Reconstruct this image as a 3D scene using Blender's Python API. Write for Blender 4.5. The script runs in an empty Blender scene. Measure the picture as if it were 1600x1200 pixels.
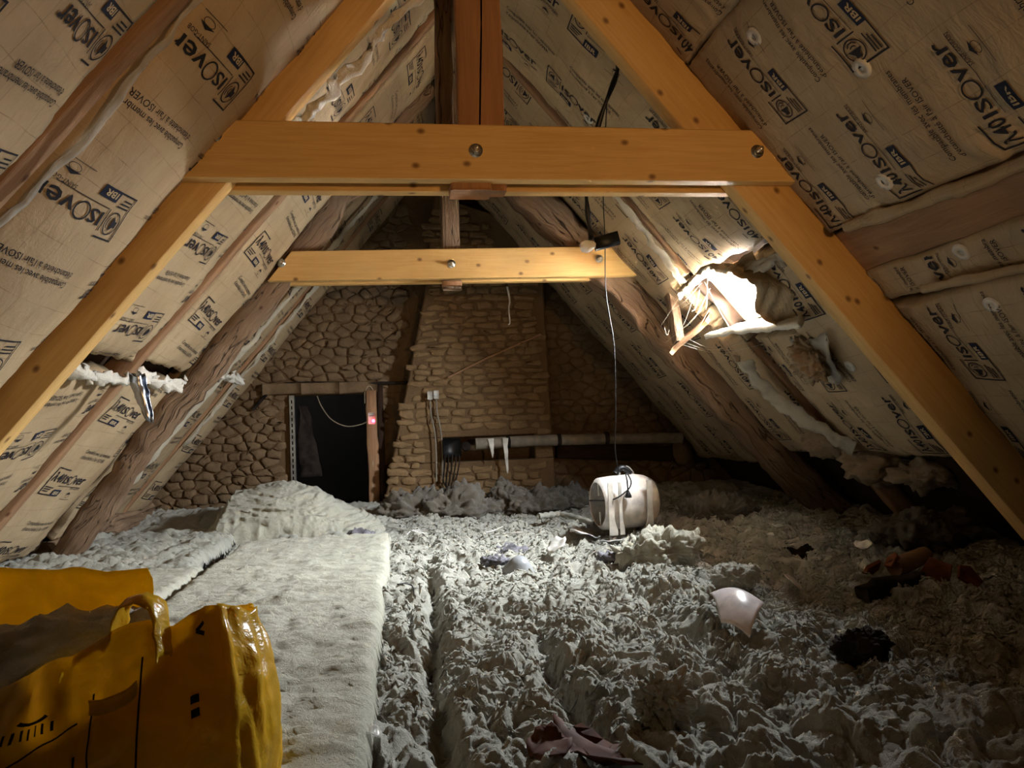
import bpy, bmesh, math, random
import numpy as np
from mathutils import Vector, Matrix
random.seed(7)
scn = bpy.context.scene
COL = scn.collection
# ------------------------------------------------------------------ camera
FPX, CAMH, ROLL = 1200.0, 0.78, math.radians(2.2)
VPX, VPY = 630, 665
def unroll(x, y):
    a, b = x-800, y-600; c, s = math.cos(ROLL), math.sin(ROLL)
    return a*c-b*s, a*s+b*c
_vx, _vy = unroll(VPX, VPY)
YAW = math.atan(-_vx/FPX); PIT = math.atan(_vy/math.hypot(FPX, _vx))
CF = np.array([math.sin(YAW)*math.cos(PIT), math.cos(YAW)*math.cos(PIT), math.sin(PIT)])
CR = np.array([math.cos(YAW), -math.sin(YAW), 0]); CU = np.cross(CR, CF)
CC = np.array([0, 0, CAMH])
def ray(x, y):
    a, b = unroll(x, y); return CF + CR*a/FPX - CU*b/FPX
def atY(x, y, Y): d = ray(x, y); return CC + d*(Y/d[1])
def atZ(x, y, Z): d = ray(x, y); return CC + d*((Z-CAMH)/d[2])
cam = bpy.data.cameras.new('camera'); cam.sensor_width = 36; cam.lens = FPX/1600*36; cam.clip_start = 0.02
camo = bpy.data.objects.new('camera', cam); COL.objects.link(camo)
_c, _s = math.cos(ROLL), math.sin(ROLL)
ix, iy, iz = CR*_c-CU*_s, CR*_s+CU*_c, -CF
camo.matrix_world = Matrix(((ix[0], iy[0], iz[0], 0), (ix[1], iy[1], iz[1], 0), (ix[2], iy[2], iz[2], CAMH), (0, 0, 0, 1)))
scn.camera = camo
# ------------------------------------------------------------------ light
SKY, EXPO = 37.0, 4.36
scn.view_settings.view_transform = 'Standard'; scn.view_settings.look = 'None'
scn.view_settings.gamma = 1; scn.view_settings.use_curve_mapping = False
scn.view_settings.exposure = EXPO
w = bpy.data.worlds.new('overcast_sky'); scn.world = w; w.use_nodes = True
w.node_tree.nodes['Background'].inputs[0].default_value = (0.95, 0.965, 1.0, 1)
w.node_tree.nodes['Background'].inputs[1].default_value = SKY
# roof geometry: two 50 degree slopes; s = metres down from the ridge, y = metres along it, off = metres into the room
XC, ZR = 0.364, 3.16
c50, s50 = math.cos(math.radians(50)), math.sin(math.radians(50))
def SP(sg, s, y, off):
    s = np.asarray(s, float); y = np.asarray(y, float); off = np.asarray(off, float)
    return np.stack([XC+sg*s*c50-sg*s50*off, y+0*s, ZR-s*s50-c50*off], -1)
HS0, HS1, HY0, HY1 = 2.14, 2.46, 3.80, 4.22          # the roof light opening
DECK = -0.10
def lamp(name, kind, loc, energy, col, **k):
    l = bpy.data.lights.new(name, kind); l.energy = energy; l.color = col
    for a, b in k.items(): setattr(l, a, b)
    o = bpy.data.objects.new(name, l); COL.objects.link(o); o.location = loc; return o
po = lamp('roof_light_portal', 'AREA', (0, 0, 0), 1, (1, 1, 1), shape='RECTANGLE', size=HY1-HY0, size_y=HS1-HS0)
po.data.cycles.is_portal = True
_p = SP(1, (HS0+HS1)/2, (HY0+HY1)/2, DECK-0.075)
_n = np.array([-s50, 0, -c50]); _x = np.array([0, 1.0, 0]); _yv = np.cross(-_n, _x)
po.matrix_world = Matrix(((_x[0], _yv[0], -_n[0], _p[0]), (_x[1], _yv[1], -_n[1], _p[1]), (_x[2], _yv[2], -_n[2], _p[2]), (0, 0, 0, 1)))
_sp = lamp('landing_lamp', 'SPOT', (1.45, -0.9, 1.0), 8.2, (1.0, 0.57, 0.23), shadow_soft_size=0.10, spot_size=math.radians(71), spot_blend=1.0)
_sp.rotation_euler = (Vector((0.45, 2.8, 1.95))-Vector(_sp.location)).to_track_quat('-Z', 'Y').to_euler()

# ------------------------------------------------------------------ noise
_rng = np.random.RandomState(3)
_perm = _rng.permutation(256); _perm = np.concatenate([_perm]*3)
_g = _rng.normal(size=(256, 3)); _g /= np.linalg.norm(_g, axis=1)[:, None]
def pn(x, y, z=0.0):
    x, y, z = np.broadcast_arrays(np.asarray(x, float), np.asarray(y, float), np.asarray(z, float))
    xi, yi, zi = [np.floor(v).astype(int) for v in (x, y, z)]
    xf, yf, zf = x-xi, y-yi, z-zi
    xi &= 255; yi &= 255; zi &= 255
    f = lambda t: t*t*t*(t*(t*6-15)+10)
    u, v, ww = f(xf), f(yf), f(zf)
    def gr(a, b, c):
        h = _perm[_perm[_perm[xi+a]+yi+b]+zi+c]; g = _g[h]
        return g[..., 0]*(xf-a)+g[..., 1]*(yf-b)+g[..., 2]*(zf-c)
    l = lambda a, b, t: a+t*(b-a)
    return 1.5*l(l(l(gr(0, 0, 0), gr(1, 0, 0), u), l(gr(0, 1, 0), gr(1, 1, 0), u), v),
             l(l(gr(0, 0, 1), gr(1, 0, 1), u), l(gr(0, 1, 1), gr(1, 1, 1), u), v), ww)
def fbm(x, y, z=0.0, n=4):
    r, a = 0, 1
    for i in range(n): r = r+a*pn(x*2**i, y*2**i, np.asarray(z)*2**i+i*7.3); a *= .5
    return r
# ------------------------------------------------------------------ object helpers
def tag(o, label=None, cat=None, group=None, kind=None):
    if label: o['label'] = label
    if cat: o['category'] = cat
    if group: o['group'] = group
    if kind: o['kind'] = kind
    return o
def empty(name, loc=(0, 0, 0)):
    o = bpy.data.objects.new(name, None); COL.objects.link(o); o.location = loc; o.empty_display_size = .1; return o
def link(name, me, mat=None, parent=None, smooth=True):
    if mat is not None and not len(me.materials): me.materials.append(mat)
    if smooth: me.polygons.foreach_set('use_smooth', [True]*len(me.polygons))
    o = bpy.data.objects.new(name, me); COL.objects.link(o)
    if parent:
        o.parent = parent
        o.matrix_parent_inverse = Matrix.Translation(-Vector(parent.location)) if parent.parent is None else Matrix.Translation(-Vector(parent.parent.location)-Vector(parent.location))
        if parent.parent is None: pass
    return o
class MB:
    """collects verts / faces / uvs of one mesh, in world coordinates"""
    def __init__(s): s.v = []; s.f = []; s.uv = []; s.n = 0
    def add(s, v, f, uv=None):
        v = np.asarray(v, float).reshape(-1, 3); k = s.n
        s.v.append(v); s.n += len(v)
        s.f += [tuple(int(i)+k for i in q) for q in f]
        s.uv.append(np.asarray(uv, float).reshape(-1, 2) if uv is not None else np.stack([v[:, 0]+.37*v[:, 1], v[:, 2]+.61*v[:, 1]], -1))
        return s
    def build(s, name, mat, parent=None, smooth=True):
        V = np.concatenate(s.v); UV = np.concatenate(s.uv)
        me = bpy.data.meshes.new(name); me.from_pydata(V.tolist(), [], s.f)
        li = np.zeros(len(me.loops), int); me.loops.foreach_get('vertex_index', li)
        l = me.uv_layers.new(name='UVMap'); l.data.foreach_set('uv', UV[li].ravel()); me.update()
        return link(name, me, mat, parent, smooth)
def gridf(nu, nv, closed=False):
    f = []
    for i in range(nu-1):
        for j in range(nv if closed else nv-1):
            k = (j+1) % nv
            f.append((i*nv+j, i*nv+k, (i+1)*nv+k, (i+1)*nv+j))
    return f
def grid_np(nu, nv):
    a = np.arange(nu*nv).reshape(nu, nv)
    return np.stack([a[:-1, :-1], a[:-1, 1:], a[1:, 1:], a[1:, :-1]], -1).reshape(-1, 4)
def mesh_np(name, V, F, UV, mat, parent=None, smooth=True):
    me = bpy.data.meshes.new(name)
    me.vertices.add(len(V)); me.vertices.foreach_set('co', np.asarray(V, np.float32).ravel())
    F = np.asarray(F); k = F.shape[1]
    me.loops.add(F.size); me.loops.foreach_set('vertex_index', F.ravel().astype(np.int32))
    me.polygons.add(len(F)); me.polygons.foreach_set('loop_start', np.arange(0, F.size, k, dtype=np.int32))
    if UV is not None:
        l = me.uv_layers.new(name='UVMap'); l.data.foreach_set('uv', np.asarray(UV, np.float32)[F.ravel()].ravel())
    me.update(calc_edges=True); me.validate()
    return link(name, me, mat, parent, smooth)
def frame(d, up=(0, 0, 1)):
    d = np.array(d, float); d /= np.linalg.norm(d); up = np.array(up, float)
    if abs(d@up) > .97: up = np.array([0, 1.0, 0])
    a = np.cross(d, up); a /= np.linalg.norm(a); return d, a, np.cross(a, d)
def tube(mb, pts, r, n=8, cap=True):
    pts = np.array(pts, float); m = len(pts); r = np.broadcast_to(np.asarray(r, float), (m,))
    rings = []; pa = None
    for i in range(m):
        d = pts[min(i+1, m-1)]-pts[max(i-1, 0)]
        d, a, b = frame(d)
        if pa is not None:
            a = pa-d*(pa@d); a /= np.linalg.norm(a)+1e-9; b = np.cross(a, d)
        pa = a
        t = np.arange(n)*2*math.pi/n
        rings.append(pts[i]+r[i]*(np.cos(t)[:, None]*a+np.sin(t)[:, None]*b))
    f = gridf(m, n, True)
    if cap: f += [tuple(range(n)), tuple(reversed(range((m-1)*n, m*n)))]
    mb.add(np.concatenate(rings), f); return mb
def spline(pts, k=6):
    P = [np.array(p, float) for p in pts]; P = [2*P[0]-P[1]]+P+[2*P[-1]-P[-2]]; out = []
    for i in range(1, len(P)-2):
        for t in np.arange(k)/k:
            out.append(.5*((2*P[i])+(-P[i-1]+P[i+1])*t+(2*P[i-1]-5*P[i]+4*P[i+1]-P[i+2])*t*t+(-P[i-1]+3*P[i]-3*P[i+1]+P[i+2])*t**3))
    out.append(P[-2]); return np.array(out)
def beam(mb, p0, p1, wd, ht, up=(0, 0, 1), ch=.006, rough=0, seed=0, nseg=2, taper=1.0, bow=0):
    """a timber from p0 to p1: wd across, ht along 'up'; chamfered, hewn when rough > 0"""
    p0 = np.array(p0, float); p1 = np.array(p1, float); L = np.linalg.norm(p1-p0)
    d, a, b = frame(p1-p0, up)
    w2, h2 = wd/2, ht/2
    base = [(-w2, -h2+ch), (-w2, 0), (-w2, h2-ch), (-w2+ch, h2), (0, h2), (w2-ch, h2), (w2, h2-ch), (w2, 0), (w2, -h2+ch), (w2-ch, -h2), (0, -h2), (-w2+ch, -h2)]
    per = np.cumsum([0]+[math.dist(base[i], base[(i+1) % 12]) for i in range(12)])[:12]
    V, UV = [], []
    for i in range(nseg+1):
        t = i/nseg; k = 1+(taper-1)*t
        for j, (x, y) in enumerate(base):
            P = p0+(p1-p0)*t+a*x*k+b*y*k+b*bow*math.sin(math.pi*t)
            V.append(P); UV.append((t*L+seed*3.7, per[j]+seed*1.3))
    V = np.array(V)
    if rough:
        n1 = fbm(V[:, 0]*5+seed, V[:, 1]*5, V[:, 2]*5, 3)[:, None]; n2 = fbm(V[:, 2]*6+seed+9, V[:, 0]*6, V[:, 1]*6, 3)[:, None]
        n3 = fbm(V[:, 0]*1.3+seed+5, V[:, 1]*1.3, V[:, 2]*1.3, 2)[:, None]
        n4 = (np.abs(pn(V[:, 0]*11+seed, V[:, 1]*11, V[:, 2]*11))-.25)[:, None]; n5 = pn(V[:, 2]*23+seed, V[:, 0]*23, V[:, 1]*23)[:, None]
        V = V+rough*(a*n1+b*n2)+rough*1.2*b*n3+rough*(b*n4*.9+a*n5*.3)
    f = gridf(nseg+1, 12, True)+[tuple(range(12)), tuple(reversed(range(nseg*12, nseg*12+12)))]
    mb.add(V, f, UV); return mb
def box(mb, lo, hi, ch=.003):
    lo = np.array(lo, float); hi = np.array(hi, float); c = (lo+hi)/2
    return beam(mb, (c[0], lo[1], c[2]), (c[0], hi[1], c[2]), hi[0]-lo[0], hi[2]-lo[2], ch=min(ch, (hi-lo).min()*.3), nseg=1)
def extr(mb, poly, y0, y1, ch=.004):
    """polygon in x,z extruded along y with chamfered front and back edges"""
    P = np.array(poly, float); c = P.mean(0); n = len(P)
    q = []
    for i in range(n):
        e1 = P[i]-P[i-1]; e2 = P[(i+1) % n]-P[i]
        e1 /= np.linalg.norm(e1); e2 /= np.linalg.norm(e2)
        m = np.array([-(e1+e2)[1], (e1+e2)[0]]); m /= np.linalg.norm(m)+1e-9
        if m@(c-P[i]) < 0: m = -m
        q.append(P[i]+m*ch*1.3)
    q = np.array(q)
    rings = [(q, y0), (P, y0+ch), (P, y1-ch), (q, y1)]
    V = np.concatenate([np.stack([r[:, 0], np.full(n, y), r[:, 1]], -1) for r, y in rings])
    UV = np.stack([V[:, 0]+.2*V[:, 1], V[:, 2]+V[:, 1]], -1)
    mb.add(V, gridf(4, n, True)+[tuple(range(n)), tuple(reversed(range(3*n, 4*n)))], UV); return mb
def lathe(mb, prof, c, axis, n=20):
    """prof: (radius, distance along axis)"""
    d, a, b = frame(axis); t = np.arange(n)*2*math.pi/n
    R_ = [np.array(c)+d*h+r*(np.cos(t)[:, None]*a+np.sin(t)[:, None]*b) for r, h in prof]
    f = gridf(len(prof), n, True)
    if prof[0][0] > 1e-4: f.append(tuple(range(n)))
    if prof[-1][0] > 1e-4: f.append(tuple(reversed(range((len(prof)-1)*n, len(prof)*n))))
    mb.add(np.concatenate(R_), f); return mb
def blob(name, c, r, seed, amp=.25, freq=2.2, sub=4, mat=None, parent=None, flat=0, rot=0, yank=None):
    """a lump of wool or rubble: a sphere shaped by rounded billows"""
    bm = bmesh.new(); bmesh.ops.create_icosphere(bm, subdivisions=sub, radius=1)
    V = np.array([v.co[:] for v in bm.verts])
    F = [[v.index for v in f.verts] for f in bm.faces]; bm.free()
    rr = np.array(r, float); rm = rr.mean(); x, y, z = (V*rr/rm*freq).T
    wx, wy = .4*pn(x+seed, y, z), .4*pn(x, y+seed+5, z)
    k = 1+amp*(fbm(x*.6+seed, y*.6, z*.6, 2)+1.1*np.abs(pn(x*1.6+wx+seed, y*1.6+wy, z*1.6))+.6*np.abs(pn(x*3.7+wy*2+seed, y*3.7+wx*2, z*3.7))+.3*np.abs(pn(x*8+seed+wx*4, y*8+wy*4, z*8)))-amp*.5
    nn = V/rr; nn /= np.linalg.norm(nn, axis=1)[:, None]; V = V*rr+nn*(rm*.8*(k-1))[:, None]
    if flat: V[:, 2] = np.where(V[:, 2] < 0, V[:, 2]*(1-flat), V[:, 2])
    if yank is not None: V = yank(V)
    if rot: V = V@np.array([[math.cos(rot), math.sin(rot), 0], [-math.sin(rot), math.cos(rot), 0], [0, 0, 1]])
    return mesh_np(name, V+np.array(c), np.array(F), V[:, :2]+V[:, 2:]*.5, mat, parent)
def sheet(name, P, mat, parent=None, th=.002, uv=None):
    """a thin crumpled sheet with thickness from a grid of points P[nu,nv,3]"""
    P = np.asarray(P, float); nu, nv = P.shape[:2]
    du = np.gradient(P, axis=0); dv = np.gradient(P, axis=1)
    N = np.cross(du, dv); N /= np.linalg.norm(N, axis=-1)[..., None]+1e-9
    A = (P+N*th/2).reshape(-1, 3); B = (P-N*th/2).reshape(-1, 3)
    F = grid_np(nu, nv); n = nu*nv; idx = np.arange(n).reshape(nu, nv)
    ring = np.concatenate([idx[0, :-1], idx[:-1, -1], idx[-1, :0:-1], idx[:0:-1, 0]])
    r2 = np.roll(ring, -1)
    side = np.stack([ring, ring+n, r2+n, r2], -1)
    FF = np.concatenate([F, F[:, ::-1]+n, side])
    if uv is None:
        uu, vv = np.meshgrid(np.linspace(0, 1, nu), np.linspace(0, 1, nv), indexing='ij'); uv = np.stack([uu, vv], -1)
    uv = np.concatenate([np.asarray(uv).reshape(-1, 2)]*2)
    return mesh_np(name, np.concatenate([A, B]), FF, uv, mat, parent)
# ------------------------------------------------------------------ materials
def L(c): return tuple((x/12.92 if x <= .04045 else ((x+.055)/1.055)**2.4) for x in c)+(1,)
class NT:
    def __init__(s, name, rough=.8, spec=.3):
        s.m = bpy.data.materials.new(name); s.m.use_nodes = True; s.t = s.m.node_tree
        s.b = s.t.nodes['Principled BSDF']; s.b.inputs['Roughness'].default_value = rough; s.b.inputs['Specular IOR Level'].default_value = spec
    def n(s, typ, **k):
        nd = s.t.nodes.new(typ)
        for a, b in k.items():
            if a[0] == '_': setattr(nd, a[1:], b)
            else:
                key = int(a[1:]) if a[0] == 'i' and a[1:].isdigit() else a.replace('_', ' ')
                if hasattr(b, 'is_output'): s.t.links.new(b, nd.inputs[key])
                else: nd.inputs[key].default_value = b
        return nd
    def ln(s, a, b): s.t.links.new(a, b)
    def co(s, kind='UV', scale=(1, 1, 1)):
        t = s.n('ShaderNodeTexCoord').outputs[kind]
        return s.n('ShaderNodeMapping', Vector=t, Scale=scale).outputs[0]
    def noise(s, v, sc, det=4, rough=.55, dist=0): return s.n('ShaderNodeTexNoise', Vector=v, Scale=sc, Detail=det, Roughness=rough, Distortion=dist).outputs[0]
    def ramp(s, f, stops):
        r = s.n('ShaderNodeValToRGB', Fac=f); e = r.color_ramp.elements
        while len(e) < len(stops): e.new(.5)
        for q, (p, c) in zip(e, stops): q.position = p; q.color = c if len(c) == 4 else tuple(c)+(1,)
        return r.outputs[0]
    def mix(s, f, a, b, mode='MIX'):
        m = s.n('ShaderNodeMix', _data_type='RGBA', _blend_type=mode)
        for k, v in ((0, f), (6, a), (7, b)):
            if hasattr(v, 'is_output'): s.ln(v, m.inputs[k])
            else: m.inputs[k].default_value = v
        return m.outputs[2]
    def math(s, op, a, b=0.0, c=None):
        m = s.n('ShaderNodeMath', _operation=op)
        for k, v in ((0, a), (1, b)) + (((2, c),) if c is not None else ()):
            if hasattr(v, 'is_output'): s.ln(v, m.inputs[k])
            else: m.inputs[k].default_value = v
        return m.outputs[0]
    def bump(s, h, st=.3, d=.01): s.ln(s.n('ShaderNodeBump', Height=h, Strength=st, Distance=d).outputs[0], s.b.inputs['Normal'])
    def col(s, c):
        if hasattr(c, 'is_output'): s.ln(c, s.b.inputs['Base Color'])
        else: s.b.inputs['Base Color'].default_value = c
        return s
def wood(name, c1, c2, dark, knots=1.0, rough=.6, grain=1.0, bumps=.25, bd=.004, cracks=0):
    t = NT(name, rough, .25)
    uv = t.co('UV'); g = t.n('ShaderNodeMapping', Vector=uv, Scale=(1.2, 22*grain, 1)).outputs[0]
    n1 = t.noise(g, 3, 5, .6, .6); n2 = t.noise(uv, 2.2, 3)
    fine = t.noise(t.n('ShaderNodeMapping', Vector=uv, Scale=(3, 130, 1)).outputs[0], 3, 3)
    c = t.ramp(n1, [(.3, c1), (.7, c2)])
    c = t.mix(t.math('MULTIPLY', t.math('SUBTRACT', n2, .5), .9), c, dark)
    c = t.mix(t.math('MULTIPLY', fine, .18), c, dark)
    if knots:
        kv = t.n('ShaderNodeMapping', Vector=uv, Scale=(5.5, 7.5, 1)).outputs[0]
        v = t.n('ShaderNodeTexVoronoi', _voronoi_dimensions='2D', Vector=kv, Scale=1.0, Randomness=1.0)
        pick = t.math('GREATER_THAN', t.n('ShaderNodeSeparateColor', i0=v.outputs['Color']).outputs[0], 1-.55*knots)
        core = t.ramp(v.outputs['Distance'], [(.0, (1, 1, 1, 1)), (.045, (.8, .8, .8, 1)), (.11, (0, 0, 0, 1))])
        c = t.mix(t.math('MULTIPLY', t.math('MULTIPLY', core, pick), .85), c, L((.30, .13, .04)))
    h = t.math('ADD', n1, fine)
    if cracks:
        cv = t.noise(t.n('ShaderNodeMapping', Vector=uv, Scale=(.9, 9, 1)).outputs[0], 1.6, 3, .5, .4)
        ck = t.ramp(t.math('ABSOLUTE', t.math('SUBTRACT', cv, .5)), [(.0, (1, 1, 1, 1)), (.012, (0, 0, 0, 1))])
        c = t.mix(t.math('MULTIPLY', ck, .85), c, L((.12, .08, .06))); h = t.math('SUBTRACT', h, t.math('MULTIPLY', ck, .8))
    t.col(c); t.bump(h, bumps, bd); return t.m
M = {}
M['pine'] = wood('new pine timber', L((.80, .63, .38)), L((.86, .71, .46)), L((.68, .48, .25)), 1.0, .5)
M['post'] = wood('reddish old timber', L((.60, .43, .30)), L((.68, .50, .35)), L((.38, .25, .16)), .3, .7, .7, .5)
M['old'] = wood('rough hewn old oak', L((.57, .46, .365)), L((.71, .59, .475)), L((.26, .18, .13)), .15, .85, .5, 1.0, .016, 1)
M['rafter'] = wood('brown rafter wood', L((.56, .42, .31)), L((.66, .52, .39)), L((.34, .23, .16)), .2, .8, .6, .6)
M['deck'] = wood('dark roof boards', L((.17, .12, .085)), L((.23, .16, .11)), L((.08, .06, .04)), .2, .9, .5, .6)
def kraft():
    t = NT('kraft facing', .62, .3)
    uv = t.co('UV'); ob = t.co('Object')
    sx = t.n('ShaderNodeSeparateXYZ', Vector=uv)
    wob = t.math('MULTIPLY', t.math('SUBTRACT', t.noise(uv, 3, 2), .5), .03)
    ln = None
    for k, per, wd in ((0, .1, .010), (1, .1, .010)):
        q = t.math('ADD', sx.outputs[k], wob)
        f = t.math('FRACT', t.math('DIVIDE', q, per))
        d = t.math('ABSOLUTE', t.math('SUBTRACT', f, .5))
        li = t.math('LESS_THAN', d, wd/ (per*10)*1.3)
        ln = li if ln is None else t.math('MAXIMUM', ln, li)
    brk = t.ramp(t.noise(uv, 14, 3), [(.4, (.2, .2, .2, 1)), (.6, (1, 1, 1, 1))])
    base = t.ramp(t.noise(ob, 2.6, 4), [(.3, L((.62, .53, .41))), (.7, L((.71, .625, .50)))])
    spots = t.ramp(t.noise(ob, 9, 5, .65), [(.62, (0, 0, 0, 1)), (.78, (1, 1, 1, 1))])
    base = t.mix(t.math('MULTIPLY', spots, .35), base, L((.50, .40, .28)))
    c = t.mix(t.math('MULTIPLY', t.math('MULTIPLY', ln, brk), .5), base, L((.34, .26, .17)))
    t.col(c)
    h = t.math('ADD', t.noise(t.n('ShaderNodeMapping', Vector=uv, Scale=(1, 2.5, 1)).outputs[0], 7, 6, .6, .8), t.math('MULTIPLY', t.noise(uv, 90, 2), .12))
    t.bump(h, .35, .02); return t.m
M['kraft'] = kraft()
t = NT('printed ink', .7, .2); t.col(L((.13, .13, .16))); M['ink'] = t.m
t = NT('printed navy ink', .7, .2); t.col(L((.10, .13, .22))); M['navy'] = t.m
t = NT('unprinted kraft', .7, .2); t.col(L((.72, .64, .51))); M['unprinted'] = t.m
def woolmat(name, c1, c2, c3, fz=1.0):
    t = NT(name, 1.0, .02)
    ob = t.co('Object')
    a = t.noise(ob, 3.5, 5, .6); b = t.noise(ob, 26, 6, .7, 1.2); f = t.noise(ob, 120, 4, .7, 2.0)
    c = t.ramp(a, [(.3, c1), (.68, c2)])
    c = t.mix(t.math('MULTIPLY', t.ramp(b, [(.45, (0, 0, 0, 1)), (.75, (1, 1, 1, 1))]), .45), c, c3)
    t.col(c); t.bump(t.math('ADD', b, t.math('MULTIPLY', f, .45)), .8*fz, .018)
    t.b.inputs['Sheen Weight'].default_value = .25; t.b.inputs['Sheen Roughness'].default_value = .6
    return t.m
M['wool'] = woolmat('loose mineral wool', L((.61, .605, .56)), L((.70, .695, .65)), L((.48, .46, .41)))
M['wool_old'] = woolmat('dusty old mineral wool', L((.34, .31, .27)), L((.43, .40, .35)), L((.24, .21, .185)))
M['wool_batt'] = woolmat('cream wool batt', L((.66, .65, .585)), L((.735, .725, .66)), L((.54, .52, .45)))
M['wool_white'] = woolmat('white torn wool', L((.82, .80, .75)), L((.90, .88, .84)), L((.68, .60, .50)), .7)
M['wool_tan'] = woolmat('tan wool', L((.62, .52, .39)), L((.70, .60, .46)), L((.40, .31, .22)))
def stonemat(name, c1, c2, c3):
    t = NT(name, .95, .1); ob = t.co('Object')
    ri = t.n('ShaderNodeObjectInfo').outputs['Random']
    a = t.noise(ob, 6, 6, .65); b = t.noise(ob, 38, 5, .7)
    c = t.ramp(a, [(.28, c1), (.7, c2)]); c = t.mix(t.math('MULTIPLY', ri, .45), c, c3)
    c = t.mix(t.math('MULTIPLY', t.ramp(b, [(.5, (0, 0, 0, 1)), (.8, (1, 1, 1, 1))]), .4), c, c1)
    t.col(c); t.bump(t.math('ADD', a, t.math('MULTIPLY', b, .5)), .7, .02); return t.m
M['stone'] = stonemat('rubble stone', L((.38, .31, .235)), L((.52, .435, .335)), L((.44, .36, .27)))
M['brick'] = stonemat('limestone brick', L((.43, .35, .25)), L((.56, .465, .34)), L((.50, .40, .29)))
M['mortar'] = stonemat('earth mortar', L((.36, .285, .205)), L((.47, .38, .275)), L((.41, .33, .24)))
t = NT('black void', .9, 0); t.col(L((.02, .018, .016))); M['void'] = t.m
def flat(name, c, rough=.5, spec=.4, metal=0, var=.12):
    t = NT(name, rough, spec); t.b.inputs['Metallic'].default_value = metal
    n = t.noise(t.co('Object'), 14, 4); c2 = tuple(max(0, x*(1-var*2)) for x in c)
    t.col(t.ramp(n, [(.3, L(c2)), (.7, L(c))])); t.bump(n, .08, .005); return t.m
M['steel'] = flat('zinc plated steel', (.82, .80, .76), .28, .5, 1)
M['galv'] = flat('galvanised profile', (.72, .73, .72), .45, .5, .8)
M['black'] = flat('black plastic', (.05, .05, .055), .45)
M['white'] = flat('white plastic', (.86, .84, .80), .4)
M['fan'] = flat('cream enamel casing', (.93, .90, .87), .38)
M['cord'] = flat('pale cable', (.72, .66, .55), .6)
M['shard'] = flat('pinkish white plastic', (.88, .84, .84), .22, .6)
M['terra'] = flat('terracotta', (.52, .30, .19), .9, .1, 0, .2)
M['pipe'] = flat('dusty grey pipe', (.56, .52, .46), .7)
M['tape'] = flat('white tape', (.88, .87, .84), .5)
M['paper'] = flat('white paper', (.90, .90, .90), .7)
M['redpaper'] = flat('reddish brown paper', (.36, .21, .15), .8, .2, 0, .2)
M['felt'] = flat('dark felt', (.22, .19, .17), .95, .05, 0, .3)
M['lilac'] = flat('grey lilac fluff', (.50, .49, .515), 1, .0, 0, .3)
M['cone'] = flat('smooth grey plastic', (.58, .59, .60), .3)
M['foil'] = flat('aluminium foil', (.75, .77, .82), .25, .5, 1)
M['yellowtag'] = flat('yellow green sticker', (.75, .78, .35), .5)
t = NT('milky bulb glass', .15, .5); t.col(L((.93, .92, .90))); t.b.inputs['Subsurface Weight'].default_value = .2; M['bulb'] = t.m
t = NT('red led', .3, .5); t.b.inputs['Emission Color'].default_value = (1, .03, .08, 1); t.b.inputs['Emission Strength'].default_value = 1.6; t.col((.8, .02, .05, 1)); M['led'] = t.m
def film(name, c, trans, rough=.25, clear=0.0):
    t = NT(name, rough, .5); ob = t.co('Object')
    n = t.noise(ob, 9, 6, .6, .5); cc = t.ramp(n, [(.3, L(tuple(x*.86 for x in c))), (.7, L(c))])
    t.col(cc); t.bump(n, .5, .02)
    out = t.t.nodes['Material Output']
    tr = t.n('ShaderNodeBsdfTranslucent', Color=cc)
    mx = t.n('ShaderNodeMixShader', i0=trans); t.ln(t.b.outputs[0], mx.inputs[1]); t.ln(tr.outputs[0], mx.inputs[2]); res = mx.outputs[0]
    if clear:
        tp = t.n('ShaderNodeBsdfTransparent'); m2 = t.n('ShaderNodeMixShader', i0=clear); t.ln(res, m2.inputs[1]); t.ln(tp.outputs[0], m2.inputs[2]); res = m2.outputs[0]
    t.ln(res, out.inputs[0]); return t.m
M['yellow'] = film('yellow plastic film', (.97, .80, .20), .5, .25)
M['clearfilm'] = film('clear crinkled film', (.90, .89, .86), .4, .2, .55)
M['veil'] = film('white torn veil', (.90, .87, .80), .5, .8)
t = NT('window glass', .05, .5); out = t.t.nodes['Material Output']
tp = t.n('ShaderNodeBsdfTransparent', Color=(.95, .97, .97, 1)); gl = t.n('ShaderNodeBsdfGlossy', Roughness=.1); mx = t.n('ShaderNodeMixShader', i0=.01)
t.ln(tp.outputs[0], mx.inputs[1]); t.ln(gl.outputs[0], mx.inputs[2]); t.ln(mx.outputs[0], out.inputs[0]); M['glass'] = t.m

# ================================================================== the shell
m = MB(); box(m, (-3.2, -2.6, -.12), (4.0, 9.2, -.06)); tag(m.build('floor', M['deck'], smooth=False), kind='structure')
m = MB()
def slab(sg, s0, s1, y0, y1):
    P = np.concatenate([SP(sg, [s0, s1, s1, s0], [y0, y0, y1, y1], DECK), SP(sg, [s0, s1, s1, s0], [y0, y0, y1, y1], DECK-.05)])
    m.add(P, [(0, 1, 2, 3), (7, 6, 5, 4), (0, 4, 5, 1), (1, 5, 6, 2), (2, 6, 7, 3), (3, 7, 4, 0)], np.tile([[s0, y0], [s1, y0], [s1, y1], [s0, y1]], (2, 1)))
slab(-1, -.2, 4.5, -2.6, 7.1)
for a in ((-.2, HS0, -2.6, 7.1), (HS1, 4.5, -2.6, 7.1), (HS0, HS1, -2.6, HY0), (HS0, HS1, HY1, 7.1)): slab(1, *a)
tag(m.build('ceiling', M['deck'], smooth=False), kind='structure')
m = MB(); hw = lambda z: (ZR+.235-z)/math.tan(math.radians(50))
extr(m, [(XC-hw(-.1), -.1), (XC+hw(-.1), -.1), (XC, ZR+.235)], -2.6, -2.5); tag(m.build('wall_front', M['mortar'], smooth=False), kind='structure')
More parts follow.
